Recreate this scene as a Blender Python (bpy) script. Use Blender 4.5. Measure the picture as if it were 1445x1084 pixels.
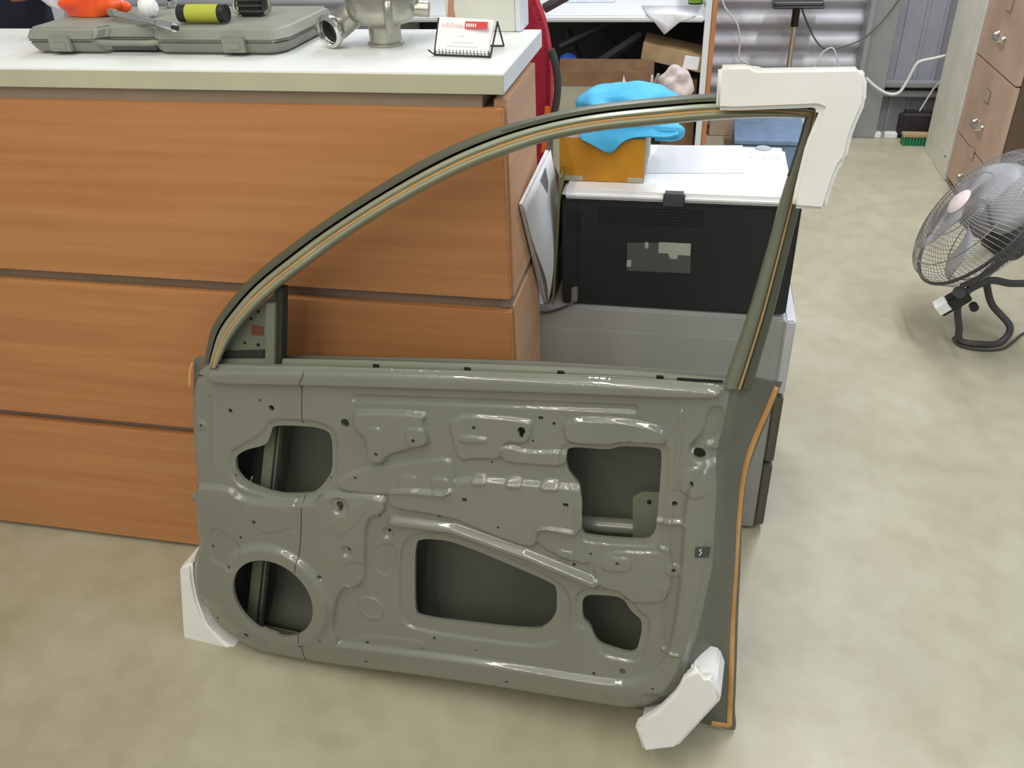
import bpy, bmesh, math, random
import numpy as np
from mathutils import Vector, Matrix, Euler
from mathutils.geometry import delaunay_2d_cdt
random.seed(5)
for o in list(bpy.data.objects): bpy.data.objects.remove(o)
C = bpy.context.scene.collection
R = math.radians
# ------------------------------------------------------------ camera
F, CX, CY = 1205.5, 722.5, 542.0
PITCH, ROLL, YAW, HC = R(32.84), R(-2.414), R(-12.80), 1.5
fwd = Vector((math.sin(YAW)*math.cos(PITCH), math.cos(YAW)*math.cos(PITCH), -math.sin(PITCH)))
r0 = Vector((math.cos(YAW), -math.sin(YAW), 0)); u0 = r0.cross(fwd)
right = r0*math.cos(ROLL)+u0*math.sin(ROLL); up = right.cross(fwd)
CAM = Vector((0, 0, HC))
cd = bpy.data.cameras.new('camera'); cam = bpy.data.objects.new('camera', cd); C.objects.link(cam)
cd.sensor_width = 36; cd.lens = F/1445*36; cd.clip_start = .02
cam.matrix_world = Matrix(((right.x, up.x, -fwd.x, 0), (right.y, up.y, -fwd.y, 0), (right.z, up.z, -fwd.z, HC), (0, 0, 0, 1)))
bpy.context.scene.camera = cam
# ------------------------------------------------------------ world, lamps, exposure
w = bpy.data.worlds.new('world'); bpy.context.scene.world = w; w.use_nodes = True
bg = w.node_tree.nodes['Background']; bg.inputs[0].default_value = (.97, .98, 1, 1); bg.inputs[1].default_value = .30
vs = bpy.context.scene.view_settings
vs.view_transform = 'Standard'; vs.look = 'None'; vs.gamma = 1; vs.use_curve_mapping = False; vs.exposure = .2
def area(name, loc, sx, sy, power, col=(1, .98, .93), rot=(0, 0, 0)):
    l = bpy.data.lights.new(name, 'AREA'); l.shape = 'RECTANGLE'; l.size = sx; l.size_y = sy; l.energy = power; l.color = col
    o = bpy.data.objects.new(name, l); C.objects.link(o); o.location = loc; o.rotation_euler = rot; return o
for i, x in enumerate((-1.5, -.75, 0.0)):
    area('tube_or_fill_light', (x, -1.6, 3.0), .035, 6.0, 35, (1, .955, .80))
area('tube_or_fill_light', (.95, 3.6, 3.1), .2, 2.6, 66, (.96, .97, 1))  # added fill over the aisle, brightens the cream cabinet
area('tube_or_fill_light', (-.8, 3.9, 3.1), .2, 2.4, 34, (.93, .96, 1))
area('tube_or_fill_light', (2.3, .6, 3.1), .2, 2.4, 37, (.72, .85, 1))  # added cool fill that tints the floor on the right
# ------------------------------------------------------------ helpers
def hit(x, y, n, d):
    """the point of the plane n.p = d that the calibrated photo shows at pixel x, y"""
    n = Vector(n); r = right*((x-CX)/F) - up*((y-CY)/F) + fwd
    return CAM + r*((d-n.dot(CAM))/n.dot(r))
def fl(x, y, z=0): return hit(x, y, (0, 0, 1), z)
def aty(x, y, Y): return hit(x, y, (0, 1, 0), Y)
def atx(x, y, X): return hit(x, y, (1, 0, 0), X)
def lin(c):
    return tuple((v/255/12.92 if v/255 <= .04045 else ((v/255+.055)/1.055)**2.4) for v in c)+(1,)
def mat(name, col, rough=.6, metal=0, noise=None, coat=0, alpha=1, spec=.5, trans=0, bump=None, sss=0):
    m = bpy.data.materials.new(name); m.use_nodes = True; nt = m.node_tree; b = nt.nodes['Principled BSDF']
    b.inputs['Base Color'].default_value = lin(col); b.inputs['Roughness'].default_value = rough
    b.inputs['Metallic'].default_value = metal; b.inputs['Coat Weight'].default_value = coat; b.inputs['Alpha'].default_value = alpha
    b.inputs['Specular IOR Level'].default_value = spec; b.inputs['Transmission Weight'].default_value = trans
    if sss:
        b.inputs['Subsurface Weight'].default_value = sss; b.inputs['Subsurface Scale'].default_value = .02
    tc = nt.nodes.new('ShaderNodeTexCoord')
    mp = nt.nodes.new('ShaderNodeMapping'); nt.links.new(tc.outputs['Object'], mp.inputs[0])
    n = nt.nodes.new('ShaderNodeTexNoise'); nt.links.new(mp.outputs[0], n.inputs['Vector'])
    n.inputs['Scale'].default_value = 6; n.inputs['Detail'].default_value = 5
    col2, sc, stretch, det = noise if noise else (tuple(v*.95 for v in col), 9, (1, 1, 1), 3)
    mp.inputs['Scale'].default_value = stretch; n.inputs['Scale'].default_value = sc; n.inputs['Detail'].default_value = det
    cr = nt.nodes.new('ShaderNodeValToRGB'); nt.links.new(n.outputs['Fac'], cr.inputs[0]); nt.links.new(cr.outputs[0], b.inputs['Base Color'])
    cr.color_ramp.elements[0].position = .33; cr.color_ramp.elements[1].position = .67
    cr.color_ramp.elements[0].color = lin(col2); cr.color_ramp.elements[1].color = lin(col)
    if bump:
        bn = nt.nodes.new('ShaderNodeBump'); bn.inputs['Strength'].default_value = bump[0]; bn.inputs['Distance'].default_value = bump[1]
        n2 = nt.nodes.new('ShaderNodeTexNoise'); n2.inputs['Scale'].default_value = bump[2]; nt.links.new(tc.outputs['Object'], n2.inputs['Vector'])
        nt.links.new(n2.outputs['Fac'], bn.inputs['Height']); nt.links.new(bn.outputs[0], b.inputs['Normal'])
    return m
M = {}
M['beech'] = mat('beech_laminate', (193, 136, 86), .55, noise=((182, 122, 75), 2.2, (.8, 8, 24), 6))
M['beech_side'] = mat('beech_side', (201, 158, 122), .5, noise=((186, 142, 108), 3, (6, .8, 14), 5))
M['beech_edge'] = mat('beech_edge', (140, 92, 58), .6)
M['groove'] = mat('groove_grey', (142, 124, 108), .55)
M['worktop'] = mat('white_laminate', (226, 229, 229), .35, noise=((219, 223, 224), 3, (1, 1, 1), 3))
M['worktop_edge'] = mat('cream_edging', (196, 192, 166), .5)
M['rail'] = mat('taupe_rail', (158, 142, 120), .6)
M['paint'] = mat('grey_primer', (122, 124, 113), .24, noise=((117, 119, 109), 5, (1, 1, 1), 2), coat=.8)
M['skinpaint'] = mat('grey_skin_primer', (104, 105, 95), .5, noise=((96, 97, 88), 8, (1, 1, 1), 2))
M['paint_dull'] = mat('grey_frame_primer', (112, 116, 100), .42)
M['frame_light'] = mat('frame_satin', (158, 162, 140), .3, metal=.25)
M['frame_dark'] = mat('frame_dark_olive', (92, 94, 78), .4, metal=.2)
M['rubber'] = mat('rubber_black', (42, 42, 38), .6)
M['sealant'] = mat('tan_sealant', (206, 160, 100), .55, noise=((190, 140, 84), 18, (1, 1, 1), 2))
M['black'] = mat('hole_shade_black', (16, 16, 16), .9)  # black that paints the shade inside holes, slots and seams
M['foam'] = mat('foam_white', (230, 230, 228), .85, noise=((224, 224, 220), 12, (1, 1, 1), 2), bump=(.12, .002, 90))
M['foam2'] = mat('foam_thin', (218, 221, 212), .85)
M['chrome'] = mat('bright_steel', (225, 225, 222), .16, metal=1)
M['steel'] = mat('brushed_steel', (186, 184, 172), .33, metal=.9, bump=(.1, .002, 60))
M['printer_w'] = mat('printer_white', (243, 243, 244), .4)
M['printer_tray'] = mat('printer_tray_grey', (218, 218, 222), .45)
M['printer_b'] = mat('printer_black', (34, 35, 38), .5, bump=(.1, .001, 200))
M['grey_plastic'] = mat('grey_plastic', (70, 71, 74), .45)
M['cab'] = mat('cabinet_grey', (162, 163, 160), .45, noise=((153, 154, 151), 7, (1, 1, 1), 4))
M['cab_light'] = mat('cabinet_pale', (205, 205, 210), .4)
M['cab_shaded'] = mat('cabinet_shaded_drawer', (96, 94, 82), .5)  # drawer grey darkened to hold the shade cast by the door
M['case'] = mat('case_grey', (137, 139, 128), .5, noise=((128, 131, 122), 20, (1, 1, 1), 3))
M['case_recess_shade'] = mat('case_recess_shade', (85, 87, 80), .6)
M['red'] = mat('red_fabric', (176, 34, 58), .85, noise=((158, 28, 50), 60, (1, 1, 1), 3))
M['orange'] = mat('orange_plastic', (238, 92, 30), .35, noise=((222, 70, 24), 25, (1, 1, 1), 3))
M['clear'] = mat('clear_bag', (235, 232, 232), .2, noise=((215, 208, 214), 30, (1, 1, 1), 3), alpha=.75)
M['yellow'] = mat('yellow_green_label', (176, 182, 60), .5)
M['blackp'] = mat('black_plastic', (28, 28, 30), .35)
M['blue'] = mat('blue_cloth', (84, 186, 232), .8, noise=((64, 168, 220), 14, (1, 1, 1), 3), bump=(.3, .004, 45))
M['ochre'] = mat('ochre_card', (200, 140, 22), .6, noise=((180, 118, 18), 9, (1, 1, 1), 3))
M['card'] = mat('cardboard', (176, 150, 112), .75, noise=((160, 134, 98), 15, (1, 1, 1), 3))
M['card_d'] = mat('cardboard_brown', (140, 108, 80), .8, noise=((124, 94, 70), 15, (1, 1, 1), 3))
M['card_p'] = mat('cardboard_pale', (176, 172, 150), .8)
M['paper'] = mat('white_paper', (240, 240, 242), .6)
M['paper_b'] = mat('bluish_paper', (220, 226, 234), .6)
M['olive'] = mat('olive_cover', (120, 118, 74), .5)
M['gpic'] = mat('grey_print', (126, 128, 136), .5)
M['navy'] = mat('navy_cloth', (34, 38, 58), .9, noise=((28, 30, 46), 30, (1, 1, 1), 3))
M['skin'] = mat('skin', (198, 140, 118), .55)
M['hair'] = mat('hair', (30, 24, 22), .7)
M['wall'] = mat('corrugated_metal', (192, 193, 198), .5, metal=.1, noise=((176, 177, 182), 3, (1, 1, 1), 3))
M['post'] = mat('grey_steel_post', (148, 149, 150), .5)
M['cream'] = mat('cream_paint', (222, 222, 206), .5)
M['cream_trim'] = mat('cream_trim', (216, 214, 206), .5)
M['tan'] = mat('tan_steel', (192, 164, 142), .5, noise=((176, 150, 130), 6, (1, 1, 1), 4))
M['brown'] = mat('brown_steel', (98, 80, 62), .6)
M['cable'] = mat('white_cable', (222, 222, 220), .5)
M['gcable'] = mat('grey_cable', (90, 90, 92), .5)
M['fan'] = mat('fan_grey', (150, 148, 150), .4, metal=.4)
M['fan_dark'] = mat('fan_dark_tube', (66, 64, 64), .45)
M['blade'] = mat('fan_blade', (176, 178, 180), .45)
M['pink'] = mat('fan_badge', (222, 208, 206), .4)
M['green'] = mat('green_bristle', (40, 130, 88), .7)
M['bluebox'] = mat('steel_blue', (118, 142, 170), .6, noise=((106, 130, 158), 20, (1, 1, 1), 3))
M['deskedge'] = mat('orange_edging', (192, 128, 82), .5)
M['redprint'] = mat('red_print', (214, 50, 52), .5)
M['pinkprint'] = mat('pink_print', (238, 200, 204), .5)
M['orange_wire'] = mat('orange_wire', (240, 120, 30), .5)
M['royal'] = mat('royal_blue', (50, 86, 170), .5)
M['equip_shade'] = mat('equipment_and_shade', (34, 34, 40), .5)

def tag(o, label=None, cat=None, group=None, kind=None):
    for k, v in (('label', label), ('category', cat), ('group', group), ('kind', kind)):
        if v: o[k] = v
    return o
def empty(name, loc, label, cat, group=None, M4=None):
    o = bpy.data.objects.new(name, None); C.objects.link(o); o.empty_display_size = .05
    o.matrix_world = M4 if M4 is not None else Matrix.Translation(loc)
    W[o.name] = o.matrix_world.copy(); return tag(o, label, cat, group)
W = {}
class MB:
    def __init__(s): s.b = bmesh.new()
    def box(s, lo, hi, bev=0, Mx=None, seg=2):
        t = bmesh.new(); bmesh.ops.create_cube(t, size=1)
        lo = Vector(lo); hi = Vector(hi); d = hi-lo; c = (hi+lo)/2
        for v in t.verts: v.co = Vector((v.co.x*d.x, v.co.y*d.y, v.co.z*d.z))+c
        if bev: bmesh.ops.bevel(t, geom=t.edges[:], offset=bev, segments=seg, affect='EDGES')
        return s.add(t, Mx)
    def add(s, t, Mx=None):
        if Mx is not None: bmesh.ops.transform(t, matrix=Mx, verts=t.verts)
        me = bpy.data.meshes.new('t'); t.to_mesh(me); t.free(); s.b.from_mesh(me); bpy.data.meshes.remove(me); return s
    def hexa(s, p8, bev=0):
        """p8: bottom four then top four corners"""
        t = bmesh.new(); v = [t.verts.new(p) for p in p8]
        for f in ((3, 2, 1, 0), (4, 5, 6, 7), (0, 1, 5, 4), (1, 2, 6, 5), (2, 3, 7, 6), (3, 0, 4, 7)): t.faces.new([v[i] for i in f])
        bmesh.ops.recalc_face_normals(t, faces=t.faces)
        if bev: bmesh.ops.bevel(t, geom=t.edges[:], offset=bev, segments=2, affect='EDGES')
        return s.add(t)
    def prism(s, pts, off, bev=0):
        """pts: closed planar outline (3D); off: extrusion vector"""
        t = bmesh.new(); off = Vector(off)
        a = [t.verts.new(Vector(p)) for p in pts]; b = [t.verts.new(Vector(p)+off) for p in pts]; n = len(a)
        t.faces.new(a); t.faces.new(b[::-1])
        for i in range(n): t.faces.new((a[i], b[i], b[(i+1) % n], a[(i+1) % n]))
        bmesh.ops.recalc_face_normals(t, faces=t.faces)
        if bev: bmesh.ops.bevel(t, geom=[e for e in t.edges], offset=bev, segments=3, affect='EDGES')
        return s.add(t)
    def tube(s, pts, r, seg=10, closed=False, caps=True):
        pts = [Vector(p) for p in pts]; n = len(pts); t = s.b; rings = []
        rr = [r[min(len(r)-1, int(i*len(r)/n))] for i in range(n)] if isinstance(r, (list, tuple)) else [r]*n
        prev = None
        for i, p in enumerate(pts):
            if closed: d = (pts[(i+1) % n]-pts[i-1])
            else: d = pts[min(i+1, n-1)]-pts[max(i-1, 0)]
            d.normalize()
            if prev is None:
                a = Vector((0, 0, 1)) if abs(d.z) < .9 else Vector((1, 0, 0)); x = d.cross(a).normalized()
            else: x = (prev-d*prev.dot(d)).normalized()
            prev = x; y = d.cross(x)
            rings.append([t.verts.new(p+(x*math.cos(2*math.pi*k/seg)+y*math.sin(2*math.pi*k/seg))*rr[i]) for k in range(seg)])
        for i in range(n if closed else n-1):
            a, b = rings[i], rings[(i+1) % n]
            for k in range(seg): t.faces.new((a[k], a[(k+1) % seg], b[(k+1) % seg], b[k]))
        if caps and not closed: t.faces.new(rings[0][::-1]); t.faces.new(rings[-1])
        return s
    def lathe(s, prof, o, axis, seg=32, xa=None):
        """prof: (radius, height along axis) list"""
        o = Vector(o); ax = Vector(axis).normalized(); a = Vector((0, 0, 1)) if abs(ax.z) < .9 else Vector((1, 0, 0))
        x = ax.cross(a).normalized(); y = ax.cross(x); t = s.b; rings = []
        for r, h in prof:
            rings.append([t.verts.new(o+ax*h+(x*math.cos(2*math.pi*k/seg)+y*math.sin(2*math.pi*k/seg))*max(r, 1e-5)) for k in range(seg)])
        for i in range(len(rings)-1):
            for k in range(seg): t.faces.new((rings[i][k], rings[i][(k+1) % seg], rings[i+1][(k+1) % seg], rings[i+1][k]))
        return s
    def grid(s, rows):
        t = s.b; v = [[t.verts.new(Vector(p)) for p in r] for r in rows]
        for i in range(len(v)-1):
            for j in range(len(v[0])-1): t.faces.new((v[i][j], v[i][j+1], v[i+1][j+1], v[i+1][j]))
        return s
    def build(s, name, m, parent=None, smooth=True, ang=35, solid=0, sub=0, local=False, recalc=True):
        t = s.b
        if recalc: bmesh.ops.recalc_face_normals(t, faces=t.faces)
        if smooth:
            for f in t.faces: f.smooth = True
            for e in t.edges:
                if len(e.link_faces) == 2 and e.calc_face_angle(0) > R(ang): e.smooth = False
        me = bpy.data.meshes.new(name); o = bpy.data.objects.new(name, me); C.objects.link(o)
        if parent is not None:
            P = W[parent.name]; o.parent = parent
            if not local: bmesh.ops.transform(t, matrix=P.inverted(), verts=t.verts)
            W[o.name] = P
        else:
            c = Vector((0, 0, 0))
            if t.verts:
                xs = [v.co.x for v in t.verts]; ys = [v.co.y for v in t.verts]; zs = [v.co.z for v in t.verts]
                c = Vector(((min(xs)+max(xs))/2, (min(ys)+max(ys))/2, min(zs)))
            bmesh.ops.translate(t, verts=t.verts, vec=-c); o.location = c; W[o.name] = Matrix.Translation(c)
        t.to_mesh(me); t.free(); me.materials.append(m)
        if sub: md = o.modifiers.new('sub', 'SUBSURF'); md.levels = md.render_levels = sub
        if solid: md = o.modifiers.new('solid', 'SOLIDIFY'); md.thickness = solid; md.offset = 0
        return o
def smooth_line(pts, n=60):
    """Catmull-Rom resampling"""
    P = [Vector(p) for p in pts]; out = []; k = len(P)-1; per = max(2, n//k)
    for i in range(k):
        p0, p1, p2, p3 = P[max(i-1, 0)], P[i], P[i+1], P[min(i+2, k)]
        for j in range(per):
            t = j/per
            out.append(.5*((2*p1)+(p2-p0)*t+(2*p0-5*p1+4*p2-p3)*t*t+(3*p1-p0-3*p2+p3)*t**3))
    out.append(P[-1]); return out

# ============================================================ setting
g = MB(); g.grid([[(x, y, 0) for x in (-4, -1, 2, 4)] for y in (-1.5, 1, 3, 5.2)])
fm = mat('concrete_floor', (176, 171, 150), .4, noise=((163, 157, 133), 3.2, (1, 1, 1), 10), bump=(.08, .003, 25))
nt = fm.node_tree; b = nt.nodes['Principled BSDF']; cr = [n for n in nt.nodes if n.type == 'VALTORGB'][0]
n2 = nt.nodes.new('ShaderNodeTexNoise'); n2.inputs['Scale'].default_value = 14; n2.inputs['Detail'].default_value = 6
tc = [n for n in nt.nodes if n.type == 'TEX_COORD'][0]; nt.links.new(tc.outputs['Object'], n2.inputs['Vector'])
mx = nt.nodes.new('ShaderNodeMixRGB'); mx.blend_type = 'MULTIPLY'; mx.inputs[0].default_value = .55
r2 = nt.nodes.new('ShaderNodeValToRGB'); r2.color_ramp.elements[0].position = .35; r2.color_ramp.elements[1].position = .6
r2.color_ramp.elements[0].color = (.84, .82, .76, 1); r2.color_ramp.elements[1].color = (1, 1, 1, 1)
nt.links.new(n2.outputs['Fac'], r2.inputs[0]); nt.links.new(cr.outputs[0], mx.inputs[1]); nt.links.new(r2.outputs[0], mx.inputs[2]); nt.links.new(mx.outputs[0], b.inputs['Base Color'])
tag(g.build('floor', fm, smooth=False), kind='structure')
# corrugated wall of horizontal ribs
g = MB(); rows = []
N = 260
for i in range(N+1):
    z = 2.6*i/N; y = 5.16-.02*math.sin(2*math.pi*z/.112)-.004*math.sin(4*math.pi*z/.112+1)
    rows.append([(x, y, z) for x in (-4, -2, 0, .86)])
g.grid(rows); tag(g.build('wall_back', M['wall'], ang=80), kind='structure')
g = MB(); g.box((.835, 5.0, 0), (.86, 5.15, 2.6), .003); g.box((.86, 5.03, 0), (.985, 5.2, 2.6), .004)
tag(g.build('trim_1', M['post']), kind='structure')
g = MB(); g.box((.985, 5.19, 0), (4, 5.25, 2.6)); 
for x in (1.05, 1.145, 1.24): g.box((x, 5.175, 0), (x+.018, 5.195, 2.6), .003)
tag(g.build('wall_right', mat('grey_wall_sheet', (164, 166, 176), .45)), kind='structure')
g = MB(); g.box((.985, 5.12, .20), (1.6, 5.19, .235), .006); g.box((.985, 5.10, .255), (1.6, 5.19, .28), .006)
tag(g.build('trim_2', M['post']), kind='structure')

# ============================================================ reception counter
YF = 1.395; XE = -.31
ct = empty('reception_counter', (-1.4, 1.6, 0), 'beech-effect reception counter with three long horizontal front panels', 'counter')
MB().box((-2.6, YF+.02, .0), (XE-.022, 1.68, 1.112)).build('carcass', M['groove'], ct)
for z0, z1 in ((.012, .362), (.385, .738), (.764, 1.116)):
    MB().box((-2.6, YF, z0), (XE-.004, YF+.019, z1), .0015).build('front_panel', M['beech'], ct)
MB().box((XE-.022, YF+.019, .0), (XE, 1.68, .742), .001).build('end_panel', M['beech_side'], ct)
MB().box((XE-.022, YF+.019, .762), (XE, 1.68, 1.128), .001).build('end_panel', M['beech_side'], ct)
MB().box((XE-.024, YF+.012, .742), (XE-.004, 1.68, .762)).build('joint_strip', M['groove'], ct)
MB().box((-2.6, YF+.012, 1.116), (XE-.04, 1.68, 1.140)).build('top_rail', M['rail'], ct)
wt = empty('counter_worktop', (-1.4, 1.6, 1.14), 'thick white laminate worktop lying along the beech counter', 'worktop')
MB().box((-2.6, YF+.002, 1.14), (XE+.0, 1.76, 1.173), .0015).build('slab', M['worktop'], wt)
MB().box((-2.6, YF-.001, 1.1405), (XE-.0, YF+.003, 1.171), .0005).build('edging', M['worktop_edge'], wt)
WZ = 1.173

# ============================================================ car door
TH, DY = R(11), R(-5)
U = Vector((math.cos(DY), math.sin(DY), 0)); N0 = Vector((-math.sin(DY), math.cos(DY), 0))
V = N0*math.sin(TH)+Vector((0, 0, 1))*math.cos(TH); NA = V.cross(U)  # NA points away from the viewer
O = Vector((-.457, 1.070, .04))
DM = Matrix(((U.x, NA.x, V.x, O.x), (U.y, NA.y, V.y, O.y), (U.z, NA.z, V.z, O.z), (0, 0, 0, 1)))
def dp(x, y, dep=0.0):
    """door-local point (u, depth, v) shown at pixel x, y on the door's plane at this depth"""
    P = hit(x, y, NA, NA.dot(O)+dep)-O
    return Vector((P.dot(U), dep, P.dot(V)))
def duv(x, y): p = dp(x, y); return (p.x, p.z)
def dpc(x, y, dep, zmin=.003):
    p = dp(x, y, dep); zw = (DM @ p).z
    if zw < zmin: p.z += (zmin-zw)/V.z
    return p
door = empty('car_door', O, 'bare grey primed car front door shell with window frame, leaning against the counter', 'car door', M4=DM)
PAIRS = [((297,516),(280,503)),((284,522),(274,508)),((272,545),(271,530)),((267,580),(267,575)),((268,610),(268,610)),((269,640),(270,640)),((274,678),(274,678)),((277,734),(277,734)),
((281,769),(281,769)),((275,787),(277,790)),((274,816),(278,818)),((281,846),(285,850)),((294,878),(299,884)),((316,900),(321,908)),((345,917),(348,925)),((375,929),(378,943)),((460,944),(460,965)),
((560,957),(560,979)),((666,972),(666,993)),((740,984),(740,1003)),((807,995),(820,1014)),((860,1004),(890,1021)),((884,1007),(930,1025)),((914,1002),(985,1031)),((941,985),(1034,1034)),((963,955),(1037,1000)),((975,921),(1039,950)),
((988,878),(1041,890)),((998,831),(1043,840)),((1005,799),(1045,800)),((1008,739),(1047,740)),((1011,692),(1051,695)),((1010,672),(1056,665)),((1011,639),(1068,630)),((1020,600),(1084,590)),((1030,550),(1104,540))]
inner_px = [Vector((a[0], a[1], 0)) for a, b in PAIRS]; outer_px = [Vector((b[0]+(min(8, (0, 0, 2, 6, 8)[min(i, 4)]) if i < 9 else 8-(i-8)*1.6 if i < 13 else 0), b[1], 0)) for i, (a, b) in enumerate(PAIRS)]
inn = smooth_line(inner_px, 36*5); out = smooth_line(outer_px, 36*5)
top_px = [(1028,547),(1000,542),(900,536),(760,529),(600,523),(430,518),(340,516)]
outline = np.array([duv(p.x, p.y) for p in inn]+[duv(*p) for p in top_px])
def circ(x, y, r, n=12, key=False):
    c = duv(x, y); pts = [(c[0]+r*math.cos(2*math.pi*k/n), c[1]+r*math.sin(2*math.pi*k/n)) for k in range(n)]
    if key:
        pts = [(c[0]+r*math.cos(a), c[1]+r*math.sin(a)) for a in [R(-50+i*280/12) for i in range(13)]]+[(c[0]-r*.45, c[1]-r*2.0), (c[0]+r*.45, c[1]-r*2.0)]
    return pts
def rect(x, y, a, b, sl=.03):
    c = duv(x, y); return [(c[0]+i*a, c[1]+j*b+i*a*sl) for i, j in ((-1, -1), (1, -1), (1, 1), (-1, 1))]
def rnd(pts, it=2):
    """round a closed polygon's corners (Chaikin)"""
    P = [Vector(p) for p in pts]
    for _ in range(it):
        Q = []
        for i in range(len(P)):
            a, b = P[i], P[(i+1) % len(P)]; Q += [a*.8+b*.2, a*.2+b*.8]
        P = Q
    return P
def pxpoly(pts, it=2): return [duv(p.x, p.y) for p in rnd(pts, it)]
HUL = [(384,601),(440,603),(463,610),(468,625),(468,666),(455,685),(440,698),(400,699),(378,695),(345,682),(332,666),(330,646),(345,636),(375,629),(381,612)]
HR = [(801,631),(860,636),(875,630),(930,633),(934,642),(930,700),(924,764),(870,762),(825,757),(821,750),(823,692),(800,665),(799,645)]
HC_ = [(584,766),(600,762),(640,766),(780,825),(785,835),(785,865),(775,881),(756,893),(590,874),(584,862)]
HLR = [(821,841),(865,843),(880,848),(890,865),(905,877),(905,895),(896,927),(850,914),(840,905),(832,885),(821,875)]
spk = duv(392, 837.5); RS = .0925
sp = []
for k in range(72):
    a = 2*math.pi*k/72; r = RS
    if 4.35 < a < 4.72: r = RS*.93
    sp.append((spk[0]+r*math.cos(a), spk[1]+r*math.sin(a)))
big = [pxpoly(HUL), pxpoly(HR), pxpoly(HC_), pxpoly(HLR), sp]
small = [circ(487,597,.0085,16), circ(383,576,.006), circ(325,580,.0048), circ(367,565,.0026), circ(285,600,.0032), circ(987,641,.0100,20), circ(737,606,.0070,12,True), circ(482,710,.0075,12,True),
 circ(670,602,.0036), circ(782,598,.0030), circ(587,618,.0036), circ(535,637,.0036), circ(503,673,.003), circ(466,676,.002), circ(620,728,.003), circ(536,727,.0028), circ(548,751,.0036), circ(495,773,.0034),
 circ(363,733,.0045), circ(344,755,.0034), circ(304,768,.0034), circ(329,795,.0038), circ(454,811,.0038), circ(308,872,.0034), circ(348,896,.0062), circ(455,900,.0022), circ(519,906,.0038),
 circ(517,933,.0036), circ(613,901,.0036), circ(715,962,.0036), circ(672,918,.002), circ(977,680,.0038), circ(952,711,.0050), circ(951,804,.0038), circ(872,793,.0034), circ(810,797,.0036), circ(834,782,.0026), circ(838,951,.0038),
 circ(922,967,.0028), circ(705,741,.0026), circ(332,672,.0028), rect(763,590,.0042,.0030), rect(658,702,.0046,.0036), rect(800,709,.0048,.0036), circ(752,622,.0022), circ(694,652,.002), circ(395,903,.0026), circ(301,884,.003)]
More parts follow.
